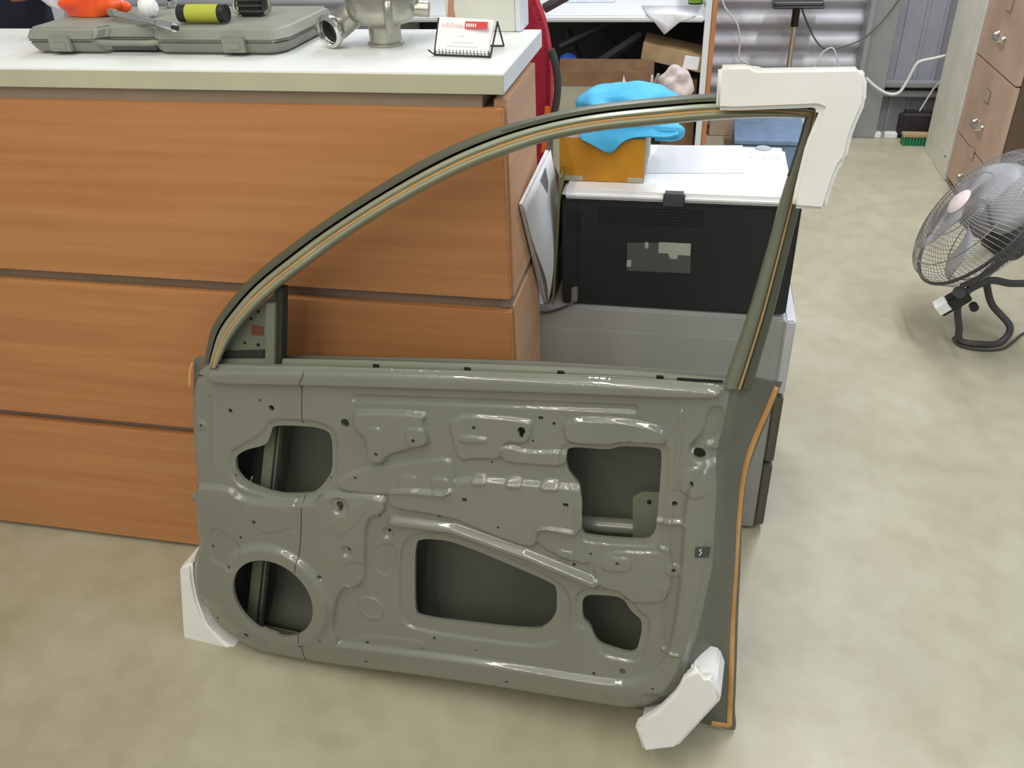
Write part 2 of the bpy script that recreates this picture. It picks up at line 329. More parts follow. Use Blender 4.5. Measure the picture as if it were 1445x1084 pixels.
# --- pressed relief: (outline px or polyline, height mm, edge softness mm, kind/radius)
FE = [
 ('p', [(292,521),(430,521),(760,531),(1008,545),(1020,552),(1008,563),(760,553),(430,543),(300,541)], 11, 9),
 ('l', [(500,562),(700,569),(895,577)], -4, 7, .006),
 ('m', [(262,683),(326,687),(342,703),(400,709),(446,709),(458,694),(545,699),(545,722),(518,730),(517,815),(505,828),(488,826),(476,845),(472,885),(480,900),(480,1040),(240,1040)], 11, 9),
 ('p', [(500,584),(508,579),(603,582),(598,596),(606,612),(607,626),(580,632),(548,641),(545,652),(522,650),(516,612),(503,606)], 11, 8),
 ('p', [(520,600),(543,600),(545,650),(524,652)], 3, 4), ('p', [(575,600),(603,602),(605,626),(578,628)], 3, 4),
 
 ('p', [(630,583),(750,592),(752,604),(744,626),(712,622),(708,648),(666,646),(648,650)], 6, 6),
 ('p', [(652,612),(690,616),(688,624),(648,622)], 4, 4),
 ('p', [(498,662),(628,645),(642,655),(642,700),(556,692),(545,699),(470,690)], 5, 7),
 ('p', [(567,668),(590,670),(592,690),(564,688)], 3, 3), ('p', [(610,672),(636,674),(638,696),(612,694)], 3, 3),
 ('p', [(552,686),(642,693),(643,672),(800,684),(826,690),(824,757),(762,741),(758,768),(742,769),(690,750),(640,728),(548,714)], 10, 8),
 ('p', [(668,668),(688,670),(688,682),(667,681)], 4, 4), ('p', [(716,672),(738,674),(738,686),(716,685)], 4, 4), ('p', [(765,676),(790,678),(790,690),(765,689)], 4, 4),
 ('p', [(708,626),(748,637),(800,636),(800,658),(745,654),(708,650)], 6, 5),
 ('p', [(797,590),(880,592),(935,604),(943,628),(880,622),(862,628),(797,624)], 8, 7),
 ('l', [(556,735),(640,746),(740,782),(838,822)], 12, 12, .0085),
 ('p', [(566,752),(640,756),(790,820),(806,850),(803,888),(772,917),(580,890),(562,868)], -5, 7),
 ('m', [(455,903),(478,905),(700,934),(868,962),(905,958),(940,925),(952,880),(962,800),(968,690),(1000,650),(1040,650),(1040,1040),(455,1040)], 11, 10),
 ('p', [(372,610),(380,592),(440,594),(474,606),(477,670),(462,690),(440,704),(395,706),(340,690),(322,668),(322,640),(345,626)], -4, 5),
 ('c', (393, 838), 10, 16, .122), ('p', [(300,735),(345,765),(345,800),(300,790)], -3, 8),
 ('c', (524, 858), 3.5, 3.5, .0268), ('c', (524, 858), -1.5, 3, .022),
 ('c', (547, 753), -6, 8, .011), ('c', (492, 775), -6, 8, .011), ('c', (482, 712), -5, 8, .018),
 ('p', [(490,790),(516,790),(515,818),(505,828),(488,822)], -3, 4), ('p', [(530,768),(560,770),(558,800),(545,812),(530,806)], -3, 4),
 ('p', [(470,730),(520,700),(520,720),(478,760)], 2, 6),
 ('p', [(757,738),(818,746),(820,766),(838,800),(760,772)], 5, 4),
 ('p', [(786,772),(812,778),(812,792),(786,786)], 3, 3),
 ('p', [(837,799),(855,777),(935,780),(928,770),(950,775),(945,850),(882,850),(878,835),(845,828)], 4, 5),
 ('p', [(852,784),(892,786),(890,806),(848,803)], 3, 3),
 ('p', [(812,832),(868,834),(888,845),(900,862),(916,874),(915,900),(905,938),(845,926),(828,890),(812,882)], -5, 6),
 ('p', [(790,624),(862,630),(876,622),(940,626),(944,645),(940,705),(934,772),(868,770),(820,765),(812,750),(813,696),(790,668)], -3, 5),
 ('l', [(962,582),(957,640),(952,690)], 3, 4, .003), ('l', [(947,712),(943,780)], 2.5, 4, .003), ('l', [(938,830),(936,900)], 3, 4, .003),
 ('l', [(880,733),(964,738)], 6, 6, .004), ('l', [(296,560),(296,660)], -3, 4, .003),
 ('p', [(966,662),(1000,658),(1003,690),(985,700),(958,694)], 4, 4), ('c', (987, 641), -3, 6, .017),
 ('p', [(1000,575),(1022,575),(1012,622),(990,628),(976,640),(972,630),(992,612)], -6, 6),
 ('c', (951, 804), 3.5, 3, .013), ('c', (285, 600), 3, 4, .010), ('c', (395,903), -3, 4, .007),
 ('p', [(335,890),(382,896),(380,912),(338,905)], -4, 4),
 ('l', [(935,915),(958,920)], 4, 4, .003), ('p', [(485,905),(520,895),(600,905),(600,918),(520,912)], 2, 5),
 ('l', [(420,705),(420,745)], -2, 5, .004), ('p', [(340,706),(415,712),(412,745),(370,750)], 1.5, 5),
 ('c', (878, 948), -2, 3, .006), ('c', (329,795), -2, 4, .006), ('c', (454,811), -2, 4, .006),
]
def seg_d(P, A, B):
    AB = B-A; t = np.clip(((P-A)@AB)/max(AB@AB, 1e-12), 0, 1); return np.linalg.norm(P-(A+t[:, None]*AB), axis=1)
def inside(P, poly):
    c = np.zeros(len(P), bool); n = len(poly)
    for i in range(n):
        x1, y1 = poly[i-1]; x2, y2 = poly[i]
        if y1 == y2: continue
        k = ((y1 > P[:, 1]) != (y2 > P[:, 1])) & (P[:, 0] < (x2-x1)*(P[:, 1]-y1)/(y2-y1)+x1); c ^= k
    return c
def pd(P, poly, closed=True):
    poly = np.array(poly); d = np.full(len(P), 9.)
    for i in range(0 if closed else 1, len(poly)): d = np.minimum(d, seg_d(P, poly[i-1], poly[i]))
    return d
def sst(t): t = np.clip(t, 0, 1); return t*t*(3-2*t)
def relief(P):
    h = np.zeros(len(P)); hm = np.zeros(len(P))
    for f in FE:
        k, g_, H, bev = f[:4]; bev /= 1000
        if k in 'pm':
            poly = np.array(pxpoly(g_, 2)); sd = pd(P, poly); sd[~inside(P, poly)] *= -1
        elif k == 'l':
            sd = f[4]-pd(P, [duv(*q) for q in g_], False)
        else:
            sd = f[4]-np.linalg.norm(P-np.array(duv(*g_)), axis=1)
        if k == 'm': hm = np.maximum(hm, H/1000*sst(sd/bev+.5))
        else: h += H/1000*sst(sd/bev+.5)
    h += hm
    # the edge of the pressing rolls back
    de = pd(P, outline); vv = P[:, 1]
    h -= .012*(1-sst(de/.016))*np.where(vv > .62, .3, 1)
    h -= .016*sst((.075-de)/.075)*(vv < .12)*sst((.12-vv)/.05)
    return h
STEP = .0027
lo = outline.min(0); hi = outline.max(0)
gx, gy = np.meshgrid(np.arange(lo[0], hi[0], STEP), np.arange(lo[1], hi[1], STEP)); gx[::2] += STEP/2
G = np.c_[gx.ravel(), gy.ravel()]; G = G[inside(G, outline)]
dmin = pd(G, outline)
for h_ in big: dmin = np.minimum(dmin, pd(G, h_))
for h_ in small:
    c = np.mean(h_, axis=0); r_ = np.max(np.linalg.norm(np.array(h_)-c, axis=1)); near = np.linalg.norm(G-c, axis=1) < r_+.004
    dmin[near] = np.minimum(dmin[near], pd(G[near], h_))
G = G[dmin > STEP*.55]
keep = np.ones(len(G), bool)
for h_ in big+small: keep &= ~inside(G, h_)
G = G[keep]
pts = [Vector(p) for p in G]; edges = []
def resamp(poly, st):
    o_ = []
    for i in range(len(poly)):
        a = np.array(poly[i-1]); b_ = np.array(poly[i]); n = max(1, int(np.linalg.norm(b_-a)/st))
        o_ += [a+(b_-a)*k/n for k in range(n)]
    return o_
for L_ in [outline]+big+small:
    q = resamp(L_, STEP) if len(L_) > 24 or L_ is outline else list(L_)
    k0 = len(pts); pts += [Vector(p) for p in q]; edges += [(k0+i, k0+(i+1) % len(q)) for i in range(len(q))]
vo, eo, fo, *_ = delaunay_2d_cdt(pts, edges, [], 0, 1e-6)
VO = np.array([(v.x, v.y) for v in vo]); FO = np.array([list(f) for f in fo if len(f) == 3])
cen = VO[FO].mean(1); ok = inside(cen, outline)
for h_ in big+small: ok &= ~inside(cen, h_)
FO = FO[ok]; HH = relief(VO)
g = MB(); bv = [g.b.verts.new((VO[i][0], -HH[i], VO[i][1])) for i in range(len(VO))]
for f in FO:
    try: g.b.faces.new([bv[i] for i in f])
    except ValueError: pass
for v in [v for v in g.b.verts if not v.link_faces]: g.b.verts.remove(v)
g.b.normal_update()
if sum(f.normal.y for f in g.b.faces) > 0: bmesh.ops.reverse_faces(g.b, faces=g.b.faces)
be = [e for e in g.b.edges if e.is_boundary]
OE = []
for e in be:
    c = (e.verts[0].co+e.verts[1].co)/2
    OE.append((c.x, c.z))
de = pd(np.array(OE), outline); he = [e for e, d in zip(be, de) if d > .004]
ex = bmesh.ops.extrude_edge_only(g.b, edges=he)
vs_ = [v for v in ex['geom'] if isinstance(v, bmesh.types.BMVert)]
for v in vs_: v.co.y += .007
g.build('inner_panel', M['paint'], door, local=True, ang=50, recalc=False)

# --- sides of the shell, lofted from the inner pressing's edge to the hem of the outer skin
def hy(P): return relief(np.array([P]))[0]
hin = relief(np.array([duv(p.x, p.y) for p in inn]))
prof = [(0, 0), (.10, .10), (.22, .38), (.36, .62), (.55, .84), (.8, .94), (1, 1)]
rows = []
for i, (a, b_) in enumerate(zip(inn, out)):
    d0 = -hin[i]; row = []
    for t, dd in prof:
        dep = d0+(.085-d0)*dd; A = duv(a.x, a.y); B = dpc(b_.x, b_.y, .085)
        row.append((A[0]+(B.x-A[0])*t, dep, A[1]+(B.z-A[1])*t))
    rows.append(row)
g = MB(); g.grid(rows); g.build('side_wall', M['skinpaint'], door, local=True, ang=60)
# --- outer skin
hem = [dpc(p.x, p.y, .085) for p in out]
skin_top = [dp(x, y, .070) for x, y in ((1104,540),(1070,538),(1030,532),(900,524),(760,515),(600,510),(400,506),(300,505))]
ring = hem+[Vector((p.x, .085, p.z)) for p in skin_top[1:-1]]
cc = Vector((0, 0, 0)); 
for p in ring: cc += p
cc /= len(ring); g = MB(); K = 14; vr = []
for k in range(K+1):
    t = k/K; vr.append([g.b.verts.new((cc.x+(p.x-cc.x)*(1-t), .088+.035*sst(np.array(t*3.0)), cc.z+(p.z-cc.z)*(1-t))) for p in ring] if k < K else None)
for rw in vr[:-1]:
    for v in rw:
        zw = (DM @ v.co).z
        if zw < .003: v.co.z += (.003-zw)/V.z
cv = g.b.verts.new((cc.x, .123, cc.z))
n = len(ring)
for k in range(K-1):
    for i in range(n): g.b.faces.new((vr[k][i], vr[k][(i+1) % n], vr[k+1][(i+1) % n], vr[k+1][i]))
for i in range(n): g.b.faces.new((vr[K-1][i], vr[K-1][(i+1) % n], cv))
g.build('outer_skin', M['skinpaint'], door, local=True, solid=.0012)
# --- belt ledge: shelf, upright strip with rectangular slots painted as black shade, and outer belt edge
lt = [(296,508),(330,506),(395,506),(500,508),(600,511),(740,516),(900,524),(1030,536)]
lb = [(297,516),(340,516),(395,517),(500,521),(600,524),(740,529),(900,536),(1030,547)]
g = MB(); rr = [[], [], []]
for a, b_ in zip(smooth_line([(*p, 0) for p in lt], 70), smooth_line([(*p, 0) for p in lb], 70)):
    q = duv(b_.x, b_.y-.5); h0 = hy(q); rr[0].append((q[0], -h0, q[1])); p2 = dp(b_.x, b_.y-3, .022); rr[1].append(p2); p3 = dp(a.x, a.y, .024); rr[2].append(p3)
g.grid(rr); g.build('belt_strip', M['paint_dull'], door, local=True, ang=60, solid=.0012)
g = MB(); rr = [[], [], []]
for a in smooth_line([(*p, 0) for p in lt], 70):
    rr[0].append(dp(a.x, a.y+1, .05)); rr[1].append(dp(a.x, a.y-1, .085)); q = dp(a.x, a.y+8, .10); rr[2].append(q)
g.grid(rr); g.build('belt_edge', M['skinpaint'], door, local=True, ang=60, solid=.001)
for x, y in ((530,517),(659,521.5),(791,526.5),(931,533)):
    c = dp(x, y, .0185); g = MB(); g.box((c.x-.0055, .0185, c.z-.0028), (c.x+.0055, .0225, c.z+.0028)); g.build('slot', M['black'], door, local=True)
a = dp(955, 535, .019); b_ = dp(1020, 539, .019)
g = MB(); g.prism([a+Vector((0, 0, -.0015)), b_+Vector((0, 0, -.0015)), b_+Vector((0, 0, .0015)), a+Vector((0, 0, .0015))], (0, .004, 0)); g.build('slot', M['black'], door, local=True)
# --- window frame: rolled section swept along the arch, then the rear upright
fo_ = [(287,520),(298,466),(320,431),(352,394),(400,354),(450,317),(520,271),(600,224),(680,188),(760,164),(840,148),(930,138),(1010,133),(1090,139),(1160,150)]
fi_ = [(306,520),(326,480),(352,446),(386,413),(440,371),(500,328),(580,279),(660,239),(720,216),(780,197),(850,184),(930,176),(1010,169),(1080,166),(1140,166)]
fo_ = smooth_line([(*p, 0) for p in fo_], 140); fi_ = smooth_line([(*p, 0) for p in fi_], 140)
def strip(pr, name, m, A=fo_, B=fi_, solid=.001):
    g = MB(); rows = []
    for a, b_ in zip(A, B):
        rows.append([dp(a.x+(b_.x-a.x)*t, a.y+(b_.y-a.y)*t, d) for t, d in pr])
    g.grid(rows); return g.build(name, m, door, local=True, ang=60, solid=solid)
strip([(.10, .075), (0, .05), (.03, .03), (.14, .022), (.27, .022), (.32, .035)], 'frame_outer_lip', M['frame_dark'])
strip([(.30, .034), (.335, .036), (.37, .034), (.385, .014)], 'weather_channel', M['rubber'])
strip([(.37, .02), (.40, .004), (.50, -.001), (.60, .001), (.63, .006), (.66, .006), (.70, 0), (.80, -.004), (.88, -.002), (.95, .008), (.99, .03), (1.0, .06)], 'frame_channel', M['frame_light'])
strip([(.615, .0015), (.62, -.0005), (.675, -.0005), (.68, .0015)], 'sealant_bead', M['sealant'])
so = [(1160,150),(1157,168),(1150,200),(1134,268),(1114,350),(1092,440),(1072,510),(1060,550)]
si = [(1138,164),(1134,176),(1125,208),(1103,275),(1082,352),(1056,440),(1034,505),(1018,550)]
so = smooth_line([(*p, 0) for p in so], 80); si = smooth_line([(*p, 0) for p in si], 80)
strip([(.0, .07), (.0, .04), (.04, .028), (.30, .022), (.36, .03)], 'rear_upright', M['frame_dark'], so, si)
strip([(.34, .024), (.38, .006), (.60, -.001), (.75, -.003), (.88, 0), (.96, .012), (1, .05)], 'rear_upright', M['paint_dull'], so, si)
strip([(.38, .005), (.385, .002), (.43, .0), (.44, .002)], 'sealant_bead', M['sealant'], so, si)
strip([(.86, .002), (.90, .0), (.98, .010), (1.02, .035)], 'upright_seal', M['rubber'], so[:30], si[:30])
# --- mirror triangle and run channel
tri = [(306,512),(318,490),(338,462),(362,436),(392,410),(390,515)]
g = MB(); g.prism([dp(x, y, .030) for x, y in tri], (0, .002, 0)); mir = g.build('mirror_plate', M['paint_dull'], door, local=True)
g = MB(); a = [dp(x, y, .0285) for x, y in ((355,459),(371,461),(371,474),(355,472))]; g.prism(a, (0, .0014, 0)); tag(g.build('opening', mat('rust_brown', (112, 62, 40), .7), mir, local=True), 'reddish brown opening')
for x, y, r in ((366,420,.004),(364,440,.003),(354,450,.003),(345,484,.0025),(364,487,.0035),(362,432,.003)):
    c = dp(x, y, .0285); g = MB(); g.lathe([(0, 0), (r, 0), (r, .0014)], c, (0, 1, 0), 10); g.build('screw_hole', M['black'], mir, local=True)
g = MB(); g.prism([dp(x, y, .026) for x, y in ((318,496),(372,494),(372,505),(308,507))], (0, .003, 0)); g.build('recess_shade', M['rubber'], mir, local=True)  # dark slab painting the shade of a recess, nothing hollowed
def bar(p, q, wd, d, th, name, m, par=door):
    g = MB(); g.prism([dp(p[0], p[1], d), dp(p[0]+wd, p[1], d), dp(q[0]+wd, q[1], d), dp(q[0], q[1], d)], (0, th, 0), .0008); return g.build(name, m, par, local=True)
bar((375, 428), (374, 519), 13, .012, .02, 'run_channel', M['paint_dull'])
bar((388, 406), (386, 519), 11, .020, .02, 'run_channel_rubber', M['rubber'])
bar((380, 560), (345, 905), 14, .040, .015, 'glass_guide', M['paint_dull'])
bar((394, 560), (359, 905), 3, .041, .015, 'glass_guide_rubber', M['rubber'])
bar((397, 560), (362, 905), 3, .040, .015, 'glass_guide', M['skinpaint'])
g = MB(); a, b_ = dp(278, 700, .066), dp(1005, 752, .066); g.tube([a, b_], .015, 16); g.build('impact_beam', M['paint'], door, local=True)
g = MB(); g.prism([dp(x, y, .045) for x, y in ((893,722),(893,702),(906,694),(950,696),(950,772),(905,772),(893,764))], (0, .002, 0)); g.build('latch_bracket', M['paint_dull'], door, local=True)
g = MB(); c = dp(916, 709, .0435); g.lathe([(0, 0), (.004, 0), (.004, .0015)], c, (0, 1, 0), 12); g.build('bracket_hole', M['black'], door, local=True)
g = MB(); g.tube([dp(350, 692, .012), dp(356, 672, .012)], .0011, 6); g.build('loose_wire', M['chrome'], door, local=True)
# dark wires inside the speaker opening
for i in range(3):
    g = MB(); g.tube(smooth_line([dp(345+i*4, 800, .07), dp(352+i*3, 830, .06), dp(350+i*5, 870, .065)], 12), .0015, 6); g.build('inner_wire', M['rubber'], door, local=True)
# --- weld seam down the pressing
g = MB(); sl = smooth_line([(*p, 0) for p in ((431,523),(431,529),(427,536),(426,545),(426,598))], 20)+[None]+smooth_line([(*p, 0) for p in ((429,700),(429,740),(427,770),(423,800))], 24)+[None]+smooth_line([(*p, 0) for p in ((428,884),(428,915),(430,936))], 12)
SEAM = mat('seam_line', (66, 66, 58), .6)
cur = []
for p in sl+[None]:
    if p is None:
        if cur: g = MB(); g.tube(cur, .0009, 6); g.build('weld_seam', SEAM, door, local=True)
        cur = []
    else:
        q = duv(p.x, p.y); cur.append((q[0], -hy(q)-.0002, q[1]))
# --- tan sealant along the rear hem
def ribbon(pl, wd, name, m, dd=.0):
    g = MB(); rows = []; L_ = smooth_line([(*p, 0) for p in pl], 60)
    for i, p in enumerate(L_):
        t = (L_[min(i+1, len(L_)-1)]-L_[max(i-1, 0)]).normalized(); nn = Vector((-t.y, t.x, 0))
        rows.append([dp(p.x+nn.x*k*wd/2, p.y+nn.y*k*wd/2, .0795+dd+abs(k)*.0015) for k in (-1, -.6, 0, .6, 1)])
    g.grid(rows); return g.build(name, m, door, local=True, solid=.0012)
ribbon([(1096,546),(1080,585),(1064,622),(1052,660),(1046,695),(1041,750),(1038,800),(1035,850),(1033,900),(1032,950),(1030,1000),(1029,1026)], 7.5, 'hem_sealant', M['sealant'])
ribbon([(1030,1025),(1004,1021)], 7, 'hem_sealant', M['sealant'])
ribbon([(272,512),(268,528),(268,545)], 4, 'hem_sealant', M['sealant'], -.012)
ribbon([(280,692),(281,730),(285,765)], 2.5, 'hem_sealant', M['sealant'], -.012)
# label and plug
q = duv(991, 779); g = MB(); g.prism([(dp(x, y, -hy(q)-.0016)) for x, y in ((981,773),(1003,772),(1000,787),(980,787))], (0, .001, 0)); lb_ = g.build('sticker', mat('dark_sticker', (62, 70, 66), .5), door, local=True)
g = MB(); g.tube([dp(x, y, -hy(q)-.002) for x, y in ((990,775),(987,777),(990,780),(987,784))], .0007, 6); g.build('sticker_mark', M['paper'], lb_, local=True)
q = duv(878, 948); g = MB(); g.lathe([(0, 0), (.006, 0), (.0065, .002)], (q[0], -hy(q)-.001, q[1]), (0, 1, 0), 16); g.build('rubber_plug', mat('plug_grey', (78, 80, 74), .6), door, local=True)
# ------------------------------------------------------------ foam corner protectors
def zp(lst, ox, oy, s): return [(ox+x/s, oy+y/s) for x, y in lst]
N0 = Vector((-math.sin(DY), math.cos(DY), 0))
def fmb(lst, d, th, bev=.004):
    g = MB(); g.prism([DM @ dp(x, y, d) for x, y in lst], NA*th, bev); return g
fr = empty('foam_corner', DM @ dp(1110, 120, 0), 'long white foam protector wrapped over the top rear corner of the door frame', 'foam protector', 'foam corner protectors on the door')
pl = zp([(240,55),(440,50),(490,75),(1150,65),(1192,130),(1185,290),(1110,460),(1092,520),(1060,650),(1025,690),(1000,740),(950,890),(925,985),(712,968),(722,880),(800,560),(895,335),(870,325),(340,345),(225,340)], 960, 80, 4.516)
g = fmb(pl, -.030, .022, .0055)
up_ = zp([(240,62),(440,57),(490,82),(1150,72),(1185,130),(1180,290),(1110,455),(1080,540),(985,560),(960,400),(985,320),(960,215),(240,215)], 960, 80, 4.516)
t_ = [(x, y) for x, y in up_]
g.prism([DM @ dp(x, y, -.010) for x, y in [(1019,101),(1060,100),(1070,105),(1208,103),(1213,113),(1212,140),(1178,140),(1168,130),(1100,121),(1019,121)]], NA*.075, .004)
g.build('foam_channel', M['foam'], fr, ang=50)
fL = MB(); fL.prism([DM @ dp(x, y, .012) for x, y in [(252,803),(270,794),(271,818),(277,849),(290,883),(313,906),(342,924),(374,938),(366,957),(320,943),(262,923),(258,905)]], N0*.10, .005)
o1 = fL.build('foam_corner', M['foam'], ang=50); tag(o1, 'white foam block under the lower left corner of the car door', 'foam protector', 'foam corner protectors on the door')
ff = zp([(672,705),(722,672),(748,684),(760,705),(775,702),(800,722),(828,800),(640,1003),(500,1020),(462,908),(560,850),(640,770)], 740, 720, 2.979)
fR = fmb(ff, -.040, .022, .006)
fR.prism([DM @ dp(x, y, -.024) for x, y in [(974,955),(1010,965),(1018,987),(955,1050),(914,1056),(900,1036),(930,1022),(962,985)]], N0*.085, .004)
o2 = fR.build('foam_corner', M['foam'], ang=50); tag(o2, 'white foam block strapped on the lower right corner of the car door', 'foam protector', 'foam corner protectors on the door')
# ============================================================ on the worktop
def cyl(g, p, q, r, seg=20, r2=None):
    p = Vector(p); q = Vector(q); g.lathe([(0, 0), (r, 0), (r2 if r2 is not None else r, (q-p).length), (0, (q-p).length)], p, q-p, seg); return g
# tool case
zc = WZ+.001; x0, x1, ya, yb = -1.268, -.730, 1.500, 1.75; hz = aty(400, 39, ya+.012).z-zc
tcs = empty('tool_case', (-1.0, 1.62, zc), 'closed grey plastic tool case lying on the white worktop', 'tool case')
def casebody(z0, z1, ins0, ins1, name):
    t = bmesh.new(); o_ = [(x0, ya), (x0+.145, ya), (x0+.16, ya+.022), (x0+.265, ya+.022), (x0+.28, ya), (x1-.02, ya), (x1, ya+.03), (x1+.0, yb), (x0, yb)]
    cx_ = (x0+x1)/2; cy_ = (ya+yb)/2
    def sc(k): return [(x+(cx_-x)/abs(cx_-x)*k if abs(cx_-x) > .1 else x, y+(cy_-y)/abs(cy_-y)*k) for x, y in o_]
    a = [t.verts.new((x, y, z0)) for x, y in sc(ins0)]; b_ = [t.verts.new((x, y, z1)) for x, y in sc(ins1)]; n = len(a)
    t.faces.new(a[::-1]); t.faces.new(b_)
    for i in range(n): t.faces.new((a[i], a[(i+1) % n], b_[(i+1) % n], b_[i]))
    bmesh.ops.recalc_face_normals(t, faces=t.faces); bmesh.ops.bevel(t, geom=t.edges[:], offset=.005, segments=3, affect='EDGES')
    g = MB(); g.add(t); return g.build(name, M['case'], tcs)
casebody(zc, zc+hz*.52, .016, .004, 'case_base'); casebody(zc+hz*.50, zc+hz, .002, .012, 'case_lid')
for lx in (x0+.055, x1-.125):
    g = MB(); g.box((lx, ya-.001, zc+.006), (lx+.045, ya+.008, zc+hz*.72), .0015); l_ = g.build('latch', M['case'], tcs)
    g = MB(); g.box((lx+.008, ya-.0022, zc+.012), (lx+.036, ya-.0008, zc+hz*.5), .0005); g.build('latch_tab', M['case'], l_)
g = MB(); g.tube([(x0+.15, ya+.014, zc+hz*.45), (x0+.165, ya+.004, zc+hz*.45), (x0+.262, ya+.004, zc+hz*.45), (x0+.278, ya+.014, zc+hz*.45)], .005, 8); g.build('handle', M['case'], tcs)
g = MB(); g.box((x0+.165, ya+.028, zc+.004), (x0+.262, ya+.034, zc+hz*.5)); g.build('handle_recess_shade', M['case_recess_shade'], tcs)  # darker case tone painted in as the shade of the recess
ZT = zc+hz+.0005
def onc(x, y, dz=0): return fl(x, y, ZT+dz)
# orange packet in clear bag
def blob(name, m, c, rx, ry, rz, seed, label, cat, amp=.25, parent=None):
    rnd_ = random.Random(seed); t = bmesh.new(); bmesh.ops.create_icosphere(t, subdivisions=4, radius=1)
    ks = [(Vector((rnd_.uniform(-1, 1), rnd_.uniform(-1, 1), rnd_.uniform(-1, 1)))*rnd_.uniform(2, 7), rnd_.uniform(0, 6)) for _ in range(9)]
    for v in t.verts:
        f = 1+amp*sum(math.sin(v.co.dot(k)+p) for k, p in ks)/5; v.co = Vector((v.co.x*rx*f, v.co.y*ry*f, max(v.co.z*rz*f, -rz*.55)))+Vector(c)
    g = MB(); g.add(t); o = g.build(name, m, parent, ang=60)
    if parent is None: tag(o, label, cat)
    return o
p = onc(124, 24); blob('plastic_packet', M['orange'], p+Vector((.0, .02, .016)), .072, .028, .028, 3, 'bright orange plastic packet on the left end of the grey tool case', 'packet', .3)
p = onc(84, 17); blob('clear_plastic_bag', M['clear'], p+Vector((0, .05, .020)), .060, .034, .034, 8, 'crumpled clear plastic bag behind the orange packet', 'plastic bag', .3)
# torque handle
a = onc(158, 18, .012); b_ = onc(250, 40, .006); hd = empty('ratchet_handle', (a+b_)/2, 'bright steel ratchet handle lying across the middle of the tool case', 'tool')
d_ = (b_-a)
g = MB(); cyl(g, a+d_*.06, a+d_*.72, .0068); g.build('shaft', M['chrome'], hd)
g = MB(); cyl(g, a+d_*.73, a+d_*.96, .0072); g.build('sleeve', M['chrome'], hd)
g = MB(); cyl(g, a+d_*.955, b_, .0045); g.build('drive_end', M['blackp'], hd)
g = MB(); cyl(g, a-d_*.02, a+d_*.07, .0078); g.build('end_cap', M['steel'], hd)
# white plug
p = onc(213, 12, .016); g = MB(); g.lathe([(0, 0), (.016, .002), (.02, .012), (.017, .024), (.010, .030), (0, .031)], p+Vector((-.02, 0, 0)), (.9, .1, .15), 20)
tag(g.build('white_fitting', M['paper']), 'small glossy white fitting behind the ratchet handle', 'fitting')
p = onc(236, 3, .012); g = MB(); g.lathe([(0, 0), (.011, 0), (.013, .006), (.011, .012), (.006, .013), (.006, 0)], p-Vector((0, -.015, .010)), (0, -.3, 1), 16)
tag(g.build('steel_ring', M['chrome']), 'small steel ring between the white fitting and the yellow labelled roll', 'ring')
# yellow/black roll
a = onc(254, 19, .017); b_ = onc(320, 19, .017); rl = empty('labelled_roll', (a+b_)/2, 'black cylinder with a yellow-green label lying on the tool case', 'roll')
g = MB(); cyl(g, a, b_, .0155, 24); g.build('barrel', M['blackp'], rl)
d_ = b_-a; g = MB(); g.lathe([(.0160, 0), (.0160, d_.length*.68)], a+d_*.18, d_, 32); g.build('label_band', M['yellow'], rl)
# black clamp
p = onc(352, 24); hd = empty('clamp_tool', p, 'black plastic clamp with clear side clips on the right end of the tool case', 'clamp')
g = MB(); g.box(p+Vector((-.022, .0, 0)), p+Vector((.027, .035, .05)), .004); g.build('body', M['blackp'], hd)
for s in (-1, 1):
    g = MB(); g.tube(smooth_line([p+Vector((s*.026+.002, .01, .0045)), p+Vector((s*.036+.002, .012, .012)), p+Vector((s*.034+.002, .016, .032)), p+Vector((s*.028+.002, .02, .045))], 12), .004, 8); g.build('clip', M['steel'], hd)
for i in range(4):
    g = MB(); g.box(p+Vector((-.0225, -.001, .008+i*.010)), p+Vector((.0275, .002, .012+i*.010)), .0005); g.build('rib', M['grey_plastic'], hd)
# stainless fitting
c = fl(545, 62, WZ+.0005); ff_ = empty('valve_body', c, 'stainless steel valve body with a round open side pipe on the worktop', 'valve')
g = MB(); g.lathe([(0, 0), (.034, 0), (.034, .004), (.030, .006), (.030, .032), (.034, .036)], c, (0, 0, 1), 40); g.build('foot', M['steel'], ff_)
g = MB(); g.lathe([(.028, .034), (.052, .040), (.064, .052), (.067, .066), (.067, .083), (.070, .085), (.070, .094), (.060, .094), (.056, .088), (0, .088)], c, (0, 0, 1), 48); g.build('bowl', M['steel'], ff_)
g = MB(); g.lathe([(.0, .088), (.03, .089), (.031, .105), (.022, .108), (0, .108)], c, (0, 0, 1), 32); g.build('top_boss', M['chrome'], ff_)
e = aty(467, 43, c.y-.04); m_ = c+Vector((-.052, -.012, .056))
g = MB(); g.tube(smooth_line([c+Vector((-.04, .0, .058)), m_, e+Vector((.008, .022, .004)), e+Vector((0, .004, 0))], 20), .0235, 24, caps=False); g.build('side_pipe', M['steel'], ff_)
ax = (e-(e+Vector((.008, .022, .004)))).normalized()
g = MB(); g.lathe([(.0225, .012), (.0285, .010), (.030, .004), (.0285, -.002), (.0225, -.002)][::-1], e, ax, 36); g.build('pipe_flange', M['chrome'], ff_)
g = MB(); g.lathe([(0, -.022), (.0226, -.022)], e, ax, 24); g.build('pipe_bore', M['grey_plastic'], ff_)
g = MB(); g.tube(smooth_line([c+Vector((.03, -.055, .080)), c+Vector((.032, -.062, .072)), c+Vector((.033, -.062, .032))], 10), [.008]*9, 14); g.build('lever', M['steel'], ff_)
g = MB(); cyl(g, c+Vector((.06, 0, .062)), c+Vector((.088, .004, .060)), .014); g.build('outlet_stub', M['steel'], ff_)
